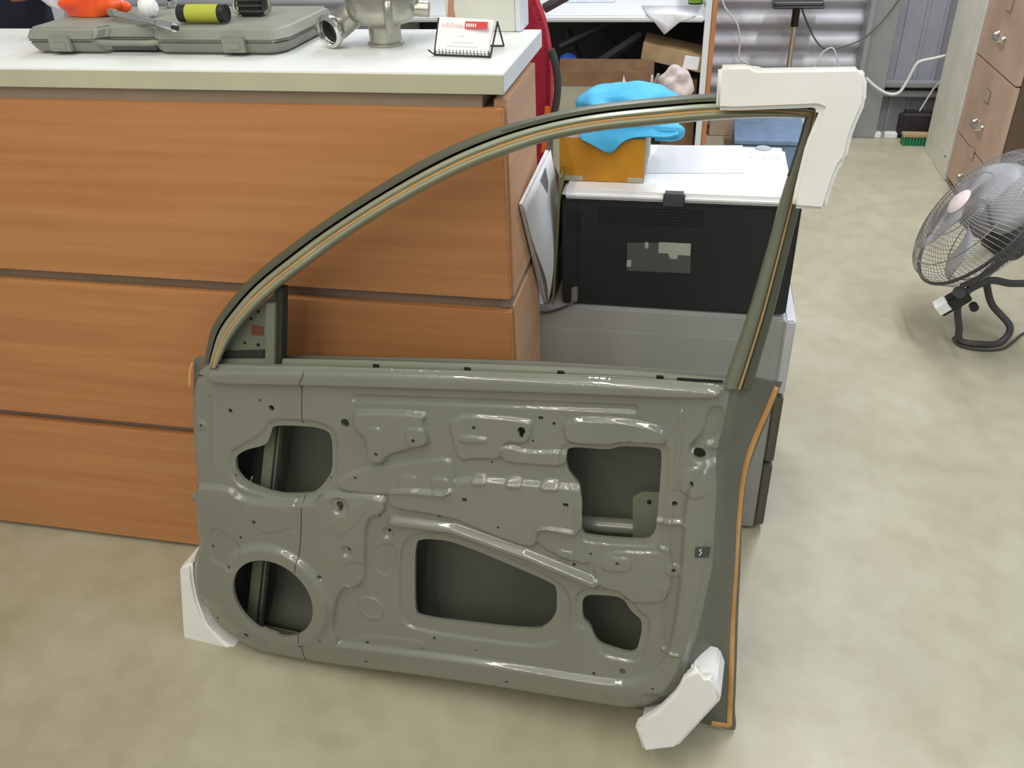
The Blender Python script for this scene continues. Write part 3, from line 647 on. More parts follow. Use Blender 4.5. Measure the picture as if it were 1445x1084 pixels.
# card holder
L0, L1 = fl(613, 79, WZ), fl(692, 82, WZ); yb_ = L0.y+.036; ch = empty('card_holder', (L0+L1)/2, 'small black wire holder with a stack of business cards near the worktop corner', 'card holder')
tA, tB = aty(619, 26, yb_), aty(702, 31, yb_); xd = (L1-L0)
for s, (a, t_) in enumerate(((L0, tA), (L1, tB))):
    g = MB(); g.tube([a+Vector((-.006 if s == 0 else 0, -.012, .012)), a+Vector((0, 0, .002)), t_, t_+Vector((.002, .035, .003-(t_.z-WZ)))], .0018, 8); g.build('side_leg', M['blackp'], ch)
for k in range(16):
    q = L0+xd*(k+.5)/16; g = MB(); g.tube([q+Vector((0, -.001, .012)), q+Vector((0, .000, .002))], .0008, 6); g.build('rack_wire', M['grey_plastic'], ch)
g = MB(); g.tube([L0+Vector((0, 0, .002)), L1+Vector((0, 0, .002))], .0018, 8); g.build('front_rail', M['blackp'], ch)
g = MB(); g.tube([tA+Vector((.002, .035, .003-(tA.z-WZ))), tB+Vector((.002, .035, .003-(tB.z-WZ)))], .0018, 8); g.build('back_rail', M['blackp'], ch)
cb = empty('business_card_stack', (L0+L1)/2, 'stack of white business cards with a red block leaning in the black holder', 'business cards')
A0 = L0+Vector((.003, .002, .006)); A1 = L1+Vector((-.003, .002, .006)); B0 = tA+Vector((.004, -.002, .002)); B1 = tB+Vector((-.004, -.002, .002))
nn = (A1-A0).cross(B0-A0).normalized()
if nn.y > 0: nn = -nn
g = MB(); g.prism([A0, A1, B1, B0], nn*.004, .0003); g.build('cards', M['paper'], cb)
def onq(s, t, k=.0043): return A0+(A1-A0)*s+(B0-A0)*t+nn*k
def dec(s0, s1, t0, t1, name, m, par, k=.0043):
    g = MB(); g.prism([onq(s0, t0, k), onq(s1, t0, k), onq(s1, t1, k), onq(s0, t1, k)], nn*.0002); g.build(name, m, par)
dec(.50, .93, .68, .88, 'red_block', M['redprint'], cb)
for i in range(9): dec(.07+i*.045, .095+i*.045, .70, .84 if i in (2, 4) else .80, 'pale_lettering', M['pinkprint'], cb)
for i in range(5): dec(.53+i*.04, .552+i*.04, .72, .82, 'white_lettering', M['paper'], cb, .0046)
for s0, s1, t in ((.40, .52, .44), (.30, .70, .26), (.2, .8, .15)): dec(s0, s1, t, t+.035, 'grey_line', M['paper_b'], cb)
# brochure holder behind
a = fl(628, 46, WZ+.0005); b2 = fl(718, 55, WZ+.0005)
bh = empty('brochure_stand', (a+b2)/2, 'white brochure stand standing behind the business cards', 'brochure stand')
ys = max(a.y, b2.y)+.012
g = MB(); g.box((a.x, ys, WZ+.0005), (b2.x-.001, ys+.012, WZ+.26), .001); g.build('brochure', mat('brochure_cream', (222, 222, 212), .5), bh)
g = MB(); g.box((b2.x, ys-.004, WZ+.0005), (b2.x+.012, ys+.07, WZ+.27), .002); g.build('side_panel', M['paper_b'], bh)
g = MB(); g.box((a.x+.002, ys+.014, WZ+.0005), (b2.x, ys+.022, WZ+.27), .002); g.build('back_panel', M['paper_b'], bh)
q0 = aty(634, 24, ys-.0008); g = MB(); g.prism([aty(x, y, ys-.0006) for x, y in ((631, 25), (643, 25), (640, 12), (642, -30), (634, -30), (632, 10))], (0, .0005, 0)); g.build('printed_arm', M['skin'], bh)

# ============================================================ low cabinet, printer and what stands around it
lc = empty('drawer_cabinet', (-.06, 1.9, 0), 'low grey metal drawer cabinet carrying the printer', 'cabinet')
cx0, cx1, cy0, cy1, cz = -.345, .222, 1.688, 2.12, .603
g = MB(); g.box((cx0, cy0, .01), (cx1, cy1, cz), .003); g.build('body', M['cab'], lc)
g = MB(); g.box((cx0+.02, cy0-.0015, .04), (cx1-.022, cy0+.002, cz-.055), .0008); g.build('side_panel', M['cab'], lc)
for i, (z0, z1) in enumerate(((.41, .598), (.215, .402), (.015, .207))):
    g = MB(); g.box((cx1+.001, cy0+.004, z0), (cx1+.024, cy1-.004, z1), .004); d1 = g.build('drawer', M['cab_light'] if i == 0 else M['cab_shaded'], lc)
    if i == 0: tag(d1, 'paler drawer front')
    g = MB(); g.box((cx1+.024, 1.82, z1-.04), (cx1+.03, 1.98, z1-.02), .002); g.build('drawer_pull', M['grey_plastic'], d1)
g = MB(); g.box((cx0+.03, cy0+.03, 0), (cx1-.03, cy1-.03, .012)); g.build('plinth', M['grey_plastic'], lc)
# printer
px0, px1, py0, py1, pz0 = -.262, .208, 1.70, 2.03, cz+.002; pz1 = aty(790, 281, py0).z; pz2 = pz1+.020
pr = empty('laser_printer', (-.03, 1.86, pz0), 'white topped laser printer with a black back panel, on the grey cabinet', 'printer')
g = MB(); g.box((px0, py0+.004, pz0), (px1, py1, pz1), .006); g.build('body', M['printer_w'], pr)
g = MB(); g.box((px0, py0-.002, pz0+.001), (px1-.02, py0+.012, pz1-.001), .004); bk = g.build('back_cover', M['printer_b'], pr)
g = MB(); g.box((px1-.021, py0-.001, pz0+.003), (px1+.014, py0+.02, pz1+.003), .004); g.build('rear_corner', M['printer_b'], pr)
g = MB(); g.box((px0, py0, pz0+.0), (px0+.02, py1-.02, pz1), .004); g.build('side_cover', M['printer_b'], pr)
g = MB(); g.box((px0-.0, py0-.002, pz1), (px1-.002, py1-.0, pz2), .008, seg=4); g.build('top_cover', M['printer_w'], pr)
g = MB(); 
A_ = [fl(x, y, pz2) for x, y in ((905,245),(1050,245),(1048,206),(930,206))]
g.prism([v+Vector((0, 0, .0003)) for v in A_], (0, 0, .0012), .0004); g.build('paper_tray', M['printer_tray'], pr)
q = fl(1077, 210, pz2); g = MB(); g.lathe([(0, .0035), (.016, .003), (.019, 0)], q, (0, 0, 1), 24); g.build('control_button', mat('pale_blue_button', (170, 178, 190), .3), pr)
for i in range(5):
    q = fl(1060+i*9, 222+i*.6, pz2); g = MB(); g.box(q+Vector((-.004, -.003, 0)), q+Vector((.004, .003, .0012)), .0004); g.build('control_mark', M['printer_tray'], pr)
q = aty(951, 283, py0); g = MB(); g.box((q.x-.022, py0-.006, q.z-.013), (q.x+.022, py0+.02, pz2+.001), .003); g.build('latch', M['grey_plastic'], pr)
for i in range(6):
    q = aty(845, 292+i*4.2, py0-.002); g = MB(); g.box((q.x, py0-.0028, q.z-.0008), (q.x+.215, py0-.0015, q.z+.0008)); g.build('vent_slot', M['black'], bk)
for i in range(7):
    q = aty(800, 300+i*4, py0-.002); g = MB(); g.box((q.x, py0-.0028, q.z-.0008), (q.x+.03, py0-.0015, q.z+.0008)); g.build('vent_slot', M['black'], bk)
for X_ in (px0+.035, px1-.04): 
    g = MB(); g.box((X_, py0-.0026, pz0+.004), (X_+.001, py0-.001, pz1-.004)); g.build('panel_seam', M['black'], bk)
def sq(lst, name, m, par, k=.0028, Y=None):
    Y = py0-k if Y is None else Y; g = MB(); g.prism([aty(x, y, Y) for x, y in lst], (0, .0006, 0)); return g.build(name, m, par)
dk = mat('sticker_dark_grey', (84, 84, 84), .5); lg = mat('sticker_light_grey', (168, 170, 160), .5)
s1 = sq([(885,343),(928,343),(927,384),(885,382)], 'data_sticker', dk, bk); sq([(910,342),(915,342),(915,351),(910,350)], 'sticker_square', lg, s1, .0032); sq([(885,367),(891,367),(890,377),(884,376)], 'sticker_square', lg, s1, .0032)
s2 = sq([(928,342),(975,344),(974,386),(927,384)], 'warning_sticker', dk, bk); sq([(930,342),(975,344),(974,361),(957,360),(955,366),(945,365),(943,358),(929,357)], 'sticker_head', lg, s2, .0032)
# power lead
q = aty(811, 411, py0-.006); lead = empty('power_lead', q, 'dark power lead plugged into the back of the printer and looping left', 'cable')
g = MB(); g.box(q+Vector((-.006, -.012, -.022)), q+Vector((.007, .004, .010)), .002); g.build('plug', mat('plug_pale', (120, 118, 108), .5), lead)
g = MB(); g.tube(smooth_line([q+Vector((0, -.008, -.018)), aty(800, 432, 1.675), aty(770, 441, 1.683), aty(744, 436, 1.684), aty(737, 420, 1.70), aty(737, 400, 1.72), (-.30, 1.85, cz+.06)], 60), .0032, 8); g.build('cord', mat('lead_grey', (72, 70, 64), .5), lead)
g = MB(); g.tube(smooth_line([(-.335, 1.79, .62), (-.325, 1.775, .66), (-.32, 1.76, .70), (-.30, 1.80, .64)], 20), .003, 8)
# booklets standing between the counter and the printer
bk1 = empty('open_booklet', (-.297, 1.70, cz), 'open white booklet with a grey picture, standing between counter and printer', 'booklet')
A = atx(736, 288, -.3025); Bm = Vector((-.297, 1.6905, cz+.003)); T = Vector((-.290, 1.70, .953)); Bf = Bm+(T-A)
pn = (Bm-A).cross(T-A).normalized(); pn = pn if pn.x > 0 else -pn
T2 = hit(789, 247, pn, pn.dot(A)); B2 = hit(785, 400, pn, pn.dot(A))
for k in range(3):
    o_ = Vector((-.003*k, 0, .0)); g = MB(); g.prism([A+o_*.6, Bm+o_, B2+o_, T2+o_, T+o_*.6], Vector((-.0016, 0, 0)), .0003); g.build('white_leaf', M['paper'] if k % 2 == 0 else M['paper_b'], bk1)
# curved page rising from the spine to the right
rows = []
for i in range(13):
    t = i/12; z_ = Bm+(A-Bm)*t; f_ = Bf+(T-Bf)*t; off = Vector((.003+.016*math.sin(math.pi*min(1, t*1.3))*max(0, 1-t*1.25), 0, 0)); rows.append([z_+off, (z_+f_)/2+off*1.4, f_+off*1.6])
g = MB(); g.grid(rows); pg_ = g.build('curved_page', M['paper'], bk1, solid=.0008)
pn = (Bm-A).cross(T-A).normalized(); pn = pn if pn.x > 0 else -pn
g = MB(); g.prism([hit(x, y, pn, pn.dot(A)+.0045) for x, y in ((770,234),(785,263),(780,287),(762,255))], pn*.0004); g.build('grey_picture', M['gpic'], pg_)
ol = aty(792, 250, 1.69); ol2 = aty(781, 428, 1.69); ol2.z = cz+.002
g = MB(); g.prism([ol, ol2, ol2+Vector((0, .17, 0)), ol+Vector((-.004, .17, .0))], Vector((-.0035, 0, 0)), .0004); tag(g.build('olive_booklet', M['olive']), 'thin olive-green booklet leaning upright against the left of the printer', 'booklet')
# ochre box
bz = pz2+.0005; a = fl(791, 251, bz); b_ = fl(908, 262, bz); by = (a.y+b_.y)/2
ob = empty('carton', (0, 0, 0), 'ochre yellow carton with pale cardboard side on the printer', 'box'); 
ob.matrix_world = Matrix.Translation(((a.x+b_.x)/2, by+.1, bz)); W[ob.name] = ob.matrix_world.copy()
hb = aty(791, 193, by).z-bz; 
g = MB(); g.box((a.x, by, bz), (b_.x-.001, by+.215, bz+hb), .002); g.build('box_body', M['card_p'], ob)
g = MB(); g.box((a.x+.0005, by-.0012, bz+.001), (b_.x-.0015, by+.0, bz+hb-.001)); fc_ = g.build('printed_face', M['ochre'], ob)
for X0, X1 in ((a.x+.001, a.x+.05), (b_.x-.035, b_.x-.002)): g = MB(); g.box((X0, by-.002, bz+.001), (X1, by-.0012, bz+.012)); g.build('tape', M['card_p'], fc_)
# blue cloth heaped on the box
rng = random.Random(4); rows = []; bt = bz+hb
cxm = (a.x+b_.x)/2+.03
c0 = aty(885, 165, by+.08)
def ring_px(pts, Y): return [aty(x, y, Y) for x, y in pts]
bd = bmesh.new(); bmesh.ops.create_icosphere(bd, subdivisions=5, radius=1)
ks = [(Vector((rng.uniform(-1, 1), rng.uniform(-.5, .5), rng.uniform(-1, 1)))*rng.uniform(3, 6), rng.uniform(0, 6)) for _ in range(7)]
xa, xb = aty(813, 150, by+.09).x, aty(962, 180, by+.09).x; zt_ = aty(870, 123, by+.09).z
for v in bd.verts:
    n_ = v.co.copy(); f = sum(math.sin(n_.dot(k)+p) for k, p in ks)/7
    fold = .16*math.sin(7*n_.z+3.5*n_.x+2.5*f)+.07*math.sin(15*n_.z-5*n_.x+3*f)
    x = (xa+xb)/2+(xb-xa)/2*n_.x*(1+.08*f); y = by+.105+.095*n_.y*(1+.25*f+fold*.6); z = bt+.003+(zt_-bt)*max(0, (n_.z*.5+.5))**.9*(1+.06*f+.3*fold*(1-abs(n_.x)))
    v.co = Vector((x, y, max(z, bt+.002)))
g = MB(); g.add(bd)
bc = empty('blue_cloth', ((xa+xb)/2, by+.1, bt), 'bright blue cloth heaped on the ochre carton, one corner hanging down', 'cloth')
g.build('heap', M['blue'], bc, ang=80)
Yc = by-.004
hang = [((816,180),(822,196)),((835,178),(834,201)),((850,178),(850,212)),((862,178),(862,218)),((872,178),(871,206)),((886,178),(884,194)),((905,178),(902,191)),((925,178),(925,190)),((945,178),(945,192)),((958,178),(958,186))]
rows = [[], [], [], []]
for i, (u_, l_) in enumerate(hang):
    wv = .004*math.sin(i*1.9); tp = aty(*u_, Yc); lo_ = aty(*l_, Yc)
    rows[0].append(Vector((tp.x, by+.06, bt+.03))); rows[1].append(Vector((tp.x, by-.001+wv*.2, bt+.012))); rows[2].append(Vector(((tp.x+lo_.x)/2, Yc-.004-wv, (bt+lo_.z)/2))); rows[3].append(lo_+Vector((0, -.006-wv, 0)))
g = MB(); g.grid([[*r] for r in rows]); g.build('hanging_corner', M['blue'], bc, solid=.0025, sub=2, ang=80)
g = MB(); q = aty(945, 187, by+.02); g.tube(smooth_line([q+Vector((-.05, .02, .0)), q+Vector((-.01, -.005, .008)), q+Vector((.018, .0, .004)), q+Vector((.012, .01, -.010)), q+Vector((-.03, .01, -.012))], 24), [.010, .011, .012, .012, .012, .012, .012, .012, .012, .012, .012, .012, .012, .012, .011, .011, .011, .010, .010, .010, .010, .009, .009, .009, .008][:25], 10); g.build('folded_edge', M['blue'], bc)

# ============================================================ behind the counter
YC = 2.3
rc = empty('office_chair', (aty(735, 100, YC).x, YC, 0), 'red fabric office chair with dark armrest behind the counter end', 'chair')
bo = [(655,-70),(700,-85),(735,-60),(753,0),(764,25),(772,60),(776,100),(776,150),(770,200),(763,240),(745,330),(690,340),(665,250),(655,100)]
g = MB(); g.prism([aty(p.x, p.y, YC) for p in rnd([(*q, 0) for q in bo], 2)], (0, .07, 0), .012); g.build('backrest', M['red'], rc, ang=40)
g = MB(); c = W[rc.name].translation; g.box((c.x-.24, YC-.02+.05, .44), (c.x+.22, YC+.48, .53), .03, seg=4); g.build('seat', M['red'], rc)
g = MB(); cyl(g, (c.x, YC+.2, .10), (c.x, YC+.2, .44), .025); g.build('gas_column', M['fan_dark'], rc)
for k in range(5):
    a_ = 2*math.pi*k/5+.3; d_ = Vector((math.cos(a_), math.sin(a_), 0)); q = Vector((c.x, YC+.2, .09))
    g = MB(); g.tube([q, q+d_*.27+Vector((0, 0, -.025))], [.022, .014], 10); lg_ = g.build('base_leg', M['fan_dark'], rc)
    g = MB(); g.lathe([(0, -.012), (.025, -.012), (.025, .012), (0, .012)], q+d_*.27+Vector((0, 0, -.065)), Vector((-d_.y, d_.x, 0)), 16); g.build('castor', M['blackp'], lg_)
g = MB(); g.tube(smooth_line([aty(x, y, YC-.01) for x, y in ((777,70),(783,88),(787,115),(785,145),(779,175))], 20), .010, 10); g.build('arm_support', M['fan_dark'], rc)
g = MB(); g.tube([aty(768, 12, YC+.1), aty(800, -6, YC+.1)], .013, 10); g.build('armrest', M['grey_plastic'], rc)
g = MB(); g.prism([aty(x, y, YC-.022) for x, y in ((769,150),(776,151),(775,172),(769,215),(763,216),(767,180))], (0, .006, 0), .001); tag(g.build('orange_tab', M['orange_wire'], rc), 'orange tab')
# person in navy
YP = 2.30; pc = aty(10, 10, YP); pp = Vector((pc.x-.02, YP, 0))
pe = empty('person', pp, 'person in dark navy clothes standing behind the left of the counter', 'person')
def skinned(name, verts, edges, radii, m, parent, sub=2):
    me = bpy.data.meshes.new(name); P = W[parent.name].inverted(); me.from_pydata([P @ Vector(v) for v in verts], edges, []); me.materials.append(m)
    o = bpy.data.objects.new(name, me); C.objects.link(o); o.parent = parent; W[o.name] = W[parent.name]
    sk = o.modifiers.new('skin', 'SKIN'); sk.use_smooth_shade = True
    me.skin_vertices.new(name='') if not me.skin_vertices else None
    for i, r in enumerate(radii): me.skin_vertices[0].data[i].radius = r if isinstance(r, tuple) else (r, r)
    me.skin_vertices[0].data[0].use_root = True
    s = o.modifiers.new('sub', 'SUBSURF'); s.levels = s.render_levels = sub; return o
x, y = pp.x, pp.y
hq = aty(44, -21, y-.22)
def bodyv():
    return [(x,y,.93),(x,y,1.08),(x,y,1.24),(x,y,1.40),(x,y,1.49),(x,y-.01,1.56),(x,y-.02,1.64),(x,y-.02,1.72),
            (x+.10,y,.88),(x+.11,y,.50),(x+.11,y+.02,.08),(x+.11,y-.10,.035),(x-.10,y,.88),(x-.11,y,.50),(x-.11,y+.02,.08),(x-.11,y-.10,.035),
            (x+.19,y,1.41),(x+.23,y+.02,1.15),(hq.x+.10,y-.19,hq.z+.01),(hq.x+.04,y-.215,hq.z),(x-.19,y,1.41),(x-.23,y+.02,1.15),(x-.16,y-.16,1.28),(x-.10,y-.2,1.36)]
be_ = [(0,1),(1,2),(2,3),(3,4),(4,5),(5,6),(6,7),(0,8),(8,9),(9,10),(10,11),(0,12),(12,13),(13,14),(14,15),(3,16),(16,17),(17,18),(18,19),(3,20),(20,21),(21,22),(22,23)]
br_ = [(.14,.10),(.13,.095),(.145,.10),(.15,.09),(.055,.055),(.06,.065),(.078,.092),(.05,.06),.085,.058,.042,.04,.085,.058,.042,.04,.055,.042,.032,.026,.055,.042,.032,.026]
skinned('body', bodyv(), be_, br_, M['skin'], pe)
v_ = bodyv(); skinned('shirt', [v_[i] for i in (0,1,2,3,16,17,18,20,21,22)], [(0,1),(1,2),(2,3),(3,4),(4,5),(5,6),(3,7),(7,8),(8,9)], [(.155,.115),(.15,.11),(.16,.115),(.165,.105),.07,.056,.044,.07,.056,.044], M['navy'], pe)
skinned('trousers', [(x,y,.97)]+[v_[i] for i in (8,9,10,12,13,14)], [(0,1),(1,2),(2,3),(0,4),(4,5),(5,6)], [(.155,.115),.10,.075,.06,.10,.075,.06], M['navy'], pe)
hx, hy_, hz_ = v_[19]
vv = [(hx,hy_,hz_),(hx-.035,hy_-.015,hz_)]; ee = [(0,1)]; rr_ = [(.026,.015),(.036,.014)]
for i, L_ in enumerate((.066,.075,.070,.055)):
    b0 = Vector((hx-.055, hy_-.022, hz_+.027-.018*i)); k = len(vv); vv += [tuple(b0), tuple(b0+Vector((-L_*.5,-.012,0))), tuple(b0+Vector((-L_*.85,.008,-.004)))]; ee += [(1,k),(k,k+1),(k+1,k+2)]; rr_ += [.009,.008,.007]
k = len(vv); vv += [(hx-.02,hy_-.02,hz_+.035),(hx-.045,hy_-.03,hz_+.052)]; ee += [(0,k),(k,k+1)]; rr_ += [.011,.008]
skinned('hand', vv, ee, rr_, M['skin'], pe, 1)
g = MB(); g.lathe([(.0, .115), (.05, .105), (.085, .06), (.092, 0), (.088, -.05)], (x, y-.005, 1.645), (0, .15, 1), 24); g.build('hair', M['hair'], pe)
for s in (-1, 1):
    g = MB(); g.lathe([(0, 0), (.012, .002), (.014, .008), (0, .01)], (x+s*.03, y-.112, 1.645), (0, -1, 0), 12); g.build('eye', M['paper'], pe)
g = MB(); g.lathe([(.014, 0), (.009, .02), (0, .028)], (x, y-.10, 1.605), (0, -1, .15), 12); g.build('nose', M['skin'], pe)
for s in (-1, 1):
    g = MB(); g.box((x+s*.11-.045, y-.19, 0), (x+s*.11+.045, y+.07, .075), .025, seg=3); g.build('shoe', M['blackp'], pe)

# ============================================================ desk at the back wall
YD = 4.40; zd = aty(1000, 22, YD).z; dsk = empty('desk', (-.6, 4.7, 0), 'white topped desk with open knee space against the corrugated wall', 'desk')
g = MB(); g.box((-1.6, YD, zd-.03), (.005, 5.08, zd), .008, seg=3); g.build('desk_top', M['worktop'], dsk)
g = MB(); g.box((.005, YD, .0), (.034, 5.08, 1.05), .001); g.build('side_panel', M['worktop'], dsk)
g = MB(); g.box((.036, YD-.004, .0), (.058, 5.08, .98), .001); g.build('outer_panel', M['deskedge'], dsk)
g = MB(); g.box((-1.6, 5.03, .0), (.004, 5.06, zd-.032)); g.build('back_panel', M['equip_shade'], dsk)  # dark sheet added to paint the black shade of the knee space
g = MB(); g.box((-1.62, YD, 0), (-1.6, 5.08, zd), .001); g.build('side_panel', M['worktop'], dsk)
g = MB(); pz = zd+.001
q = [fl(900, 17, pz), fl(990, 14, pz), fl(985, 25, pz)]
g.grid([[fl(905, 8, pz), fl(950, 8, pz), fl(990, 8, pz)], [aty(913, 19, YD-.002), aty(950, 20, YD-.002), aty(982, 22, YD-.002)], [aty(925, 33, YD-.003), aty(942, 35, YD-.003), aty(958, 32, YD-.003)], [aty(936, 47, YD-.003), aty(938, 48.5, YD-.003), aty(940, 47, YD-.003)]])
tag(g.build('paper_sheet', M['paper'], solid=.0015), 'white paper sheet hanging over the front edge of the back desk', 'paper')
q = fl(981, 6, zd+.0005); g = MB(); g.lathe([(0, 0), (.035, 0), (.037, .05), (.037, .12), (0, .12)], q+Vector((0, .02, 0)), (0, 0, 1), 24)
mu = g.build('cup', M['blackp']); tag(mu, 'dark cup with a green band standing on the back desk', 'cup')
P0 = W[mu.name].translation; g = MB(); g.lathe([(.0378, .008), (.0378, .022)], q+Vector((0, .02, 0)), (0, 0, 1), 24); g.build('band', mat('lime', (130, 176, 60), .5), mu)
q = fl(832, 4, zd+.0005); g = MB(); g.box(q+Vector((-.15, 0, 0)), q+Vector((.13, .2, .012)), .003); tag(g.build('notepad', M['paper_b']), 'flat white pad lying on the left part of the back desk', 'notepad')
def carton(name, c4, dep, m, label, cat='box', Y=None):
    g = MB(); g.prism(c4, (0, dep, 0), .003); o = g.build(name, m, ang=30); tag(o, label, cat); return o
# open carton on the floor in front of the desk
Y1 = 4.12; a = aty(788, 99, Y1); b_ = aty(919, 103, Y1)
oc = empty('open_carton', ((a.x+b_.x)/2, Y1+.15, 0), 'large pale carton with brown upper flap on the floor by the desk', 'box')
g = MB(); g.box((a.x-.03, Y1, 0), (b_.x, Y1+.24, a.z-.07), .003); g.build('box_body', M['card_p'], oc)
g = MB(); g.box((a.x-.03, Y1-.002, a.z-.069), (b_.x, Y1+.002, a.z), .001); g.build('front_flap', M['card_d'], oc)
g = MB(); g.box((a.x-.03, Y1+.236, a.z-.069), (b_.x, Y1+.24, a.z), .001); g.build('back_flap', M['card_d'], oc)
g = MB(); g.prism([aty(x, y, Y1-.004) for x, y in ((878,118),(880,106),(884,118))], (0, .002, 0)); g.build('paper_corner', M['paper'], oc)
g = MB(); g.box((aty(838, 122, Y1-.003).x, Y1-.0035, a.z-.16), (aty(872, 122, Y1-.003).x, Y1-.002, a.z-.075)); g.build('pale_label', mat('label_blush', (206, 190, 180), .6), oc)
# brown carton under the desk and tilted carton over it
Y2 = 4.47; a = aty(936, 112, Y2); b_ = aty(990, 112, Y2)
g = MB(); g.box((a.x, Y2, 0), (b_.x-.02, Y2+.3, a.z), .003); tag(g.build('brown_carton', M['card_d']), 'brown carton standing on the floor under the right end of the desk', 'box')
Y3 = 4.42; c4 = [aty(904, 83, Y3), aty(988, 103, Y3), aty(995, 80, Y3), aty(908, 60, Y3)]
tc_ = empty('tilted_carton', c4[0], 'tan carton with a white label tilted under the back desk top', 'box')
g = MB(); g.prism(c4, (0, .25, .0), .002); g.build('box_body', M['card'], tc_)
g = MB(); g.prism([aty(x, y, Y3-.0015) for x, y in ((967,78),(988,81),(984,99),(963,96))], (0, .001, 0)); g.build('label', M['paper'], tc_)
q = aty(955, 118, 4.40); blob('crumpled_paper', mat('floral_paper', (222, 214, 208), .7, noise=((190, 172, 168), 26, (1, 1, 1), 4)), q, .088, .05, .085, 11, 'crumpled pale patterned paper bag beside the open carton', 'paper bag', .35)
g = MB(); g.prism([aty(x, y, 4.39) for x, y in ((918,124),(923,124),(931,105),(927,105))], (0, .02, 0)); tag(g.build('wooden_stick', M['card_p']), 'short pale stick leaning beside the crumpled paper bag', 'stick')
eq = empty('folded_stand', aty(840, 60, 4.6), 'black folded metal stand stored in the dark space under the desk', 'stand')
for k, (p_, q_, r_) in enumerate((((790,66),(880,22),.022), ((820,104),(905,48),.034), ((850,36),(890,96),.012), ((800,40),(825,98),.016))):
    g = MB(); g.tube([aty(*p_, 4.55+.03*k), aty(*q_, 4.62+.03*k)], r_, 8); g.build('bar', M['equip_shade'] if k != 2 else M['blackp'], eq)
q = aty(802, 88, 4.48); g = MB(); g.lathe([(0, 0), (.04, 0), (.045, .02), (.03, .035), (0, .037)], q, (.2, -.3, 1), 20); tag(g.build('blue_object', M['royal']), 'small royal blue object lying among the black bars under the desk', 'object')  # unidentified blue object, shaped like a small cap
# items by the wall
g = MB(); a = aty(1040, 172, 4.95); b_ = fl(1035, 232, .0)
bb = empty('storage_box', (.4, 4.7, 0), 'steel blue storage box on the floor behind the printer', 'box')
yb0 = 4.42; xb0, xb1 = aty(1036, 225, yb0).x, aty(1134, 225, yb0).x
g = MB(); g.box((xb0, yb0, 0), (xb1, 4.93, .135), .006); g.build('box_body', M['bluebox'], bb)
g = MB(); g.box((xb0-.008, yb0-.008, .135), (xb1+.008, 4.938, .155), .004); g.build('lid', M['bluebox'], bb)
g = MB(); a = aty(1015, 188, 5.05); g.box((a.x-.06, 5.0, 0), (a.x+.12, 5.12, .10), .004); tag(g.build('pale_carton', mat('pale_tan', (198, 180, 158), .7)), 'small pale tan carton by the wall beside the desk panel', 'box')
st = empty('tray_stand', (aty(1105, 130, 5.02).x, 5.02, 0), 'chrome pole stand with a black tray top in front of the corrugated wall', 'stand')
pt = aty(1123, 22, 5.02); sx = pt.x
g = MB(); cyl(g, (sx, 5.03, .02), (sx, 5.03, pt.z-.05), .014); g.build('pole', M['chrome'], st)
g = MB(); cyl(g, (sx, 5.03, pt.z-.055), (sx, 5.03, pt.z+.04), .020); g.build('pole_socket', M['blackp'], st)
g = MB(); cyl(g, (sx, 5.03, 0), (sx, 5.03, .02), .072, 32); g.build('base_disc', M['blackp'], st)
a = aty(1091, 10, 4.93); b_ = aty(1163, 12, 4.93)
g = MB(); g.box((a.x, 4.93, a.z-.005), (b_.x, 5.1, a.z+.03), .012, seg=3); g.build('tray', M['grey_plastic'], st)
g = MB(); g.box((a.x-.004, 4.925, a.z-.008), (b_.x+.004, 5.105, a.z+.004), .005, seg=3); g.build('tray_rim', M['blackp'], st)
def cable(pts, Y, r, m, label):
    g = MB(); g.tube(smooth_line([aty(x, y, Y) for x, y in pts], 60), r, 8); tag(g.build('wall_cable', m), label, 'cable')
cable([(1012,-20),(1022,8),(1033,24),(1041,36),(1044,60),(1043,80),(1052,88),(1070,100)], 5.10, .0045, M['cable'], 'thin white cable hanging down the ribbed wall beside the desk')
cable([(1130,8),(1138,30),(1150,55),(1162,68),(1175,69)], 5.11, .0045, M['gcable'], 'grey cable drooping from the tray stand along the ribbed wall')
cable([(1148,98),(1155,84),(1162,73),(1175,68),(1182,85),(1185,100)], 5.09, .004, M['cable'], 'short white looped cable behind the top foam protector')
cable([(1222,110),(1235,122),(1252,132),(1268,131),(1280,115),(1290,96),(1298,87),(1320,82),(1345,76)], 5.0, .008, M['cable'], 'thick white cable sagging between steel post and cream cabinet')
cable([(1180,69),(1215,56),(1245,30),(1275,-10)], 5.0, .004, M['gcable'], 'thin grey cable rising across the steel post')
cable([(1297,158),(1308,140),(1320,122),(1330,112)], 5.05, .004, M['cable'], 'thin white cable running up from the black bag to the cream cabinet')
a = fl(1272, 206, 0); bd_ = empty('floor_brush', (1.15, 4.95, 0), 'floor brush head with green bristles against the cream cabinet', 'brush')
g = MB(); g.box((a.x, 4.90, .045), (a.x+.22, 4.97, .06), .003); g.build('brush_back', M['card'], bd_)
for k in range(14):
    g = MB(); g.box((a.x+.004+k*.0155, 4.903, 0), (a.x+.016+k*.0155, 4.967, .045), .002); g.build('bristle_tuft', M['green'], bd_)
g = MB(); a = aty(1268, 176, 5.04); g.box((a.x, 5.02, 0), (a.x+.35, 5.10, aty(1280, 157, 5.04).z), .02, seg=3); tag(g.build('black_bag', mat('black_bag', (48, 44, 48), .7, noise=((38, 32, 32), 20, (1, 1, 1), 3))), 'dark bag on the floor behind the green floor brush', 'bag')
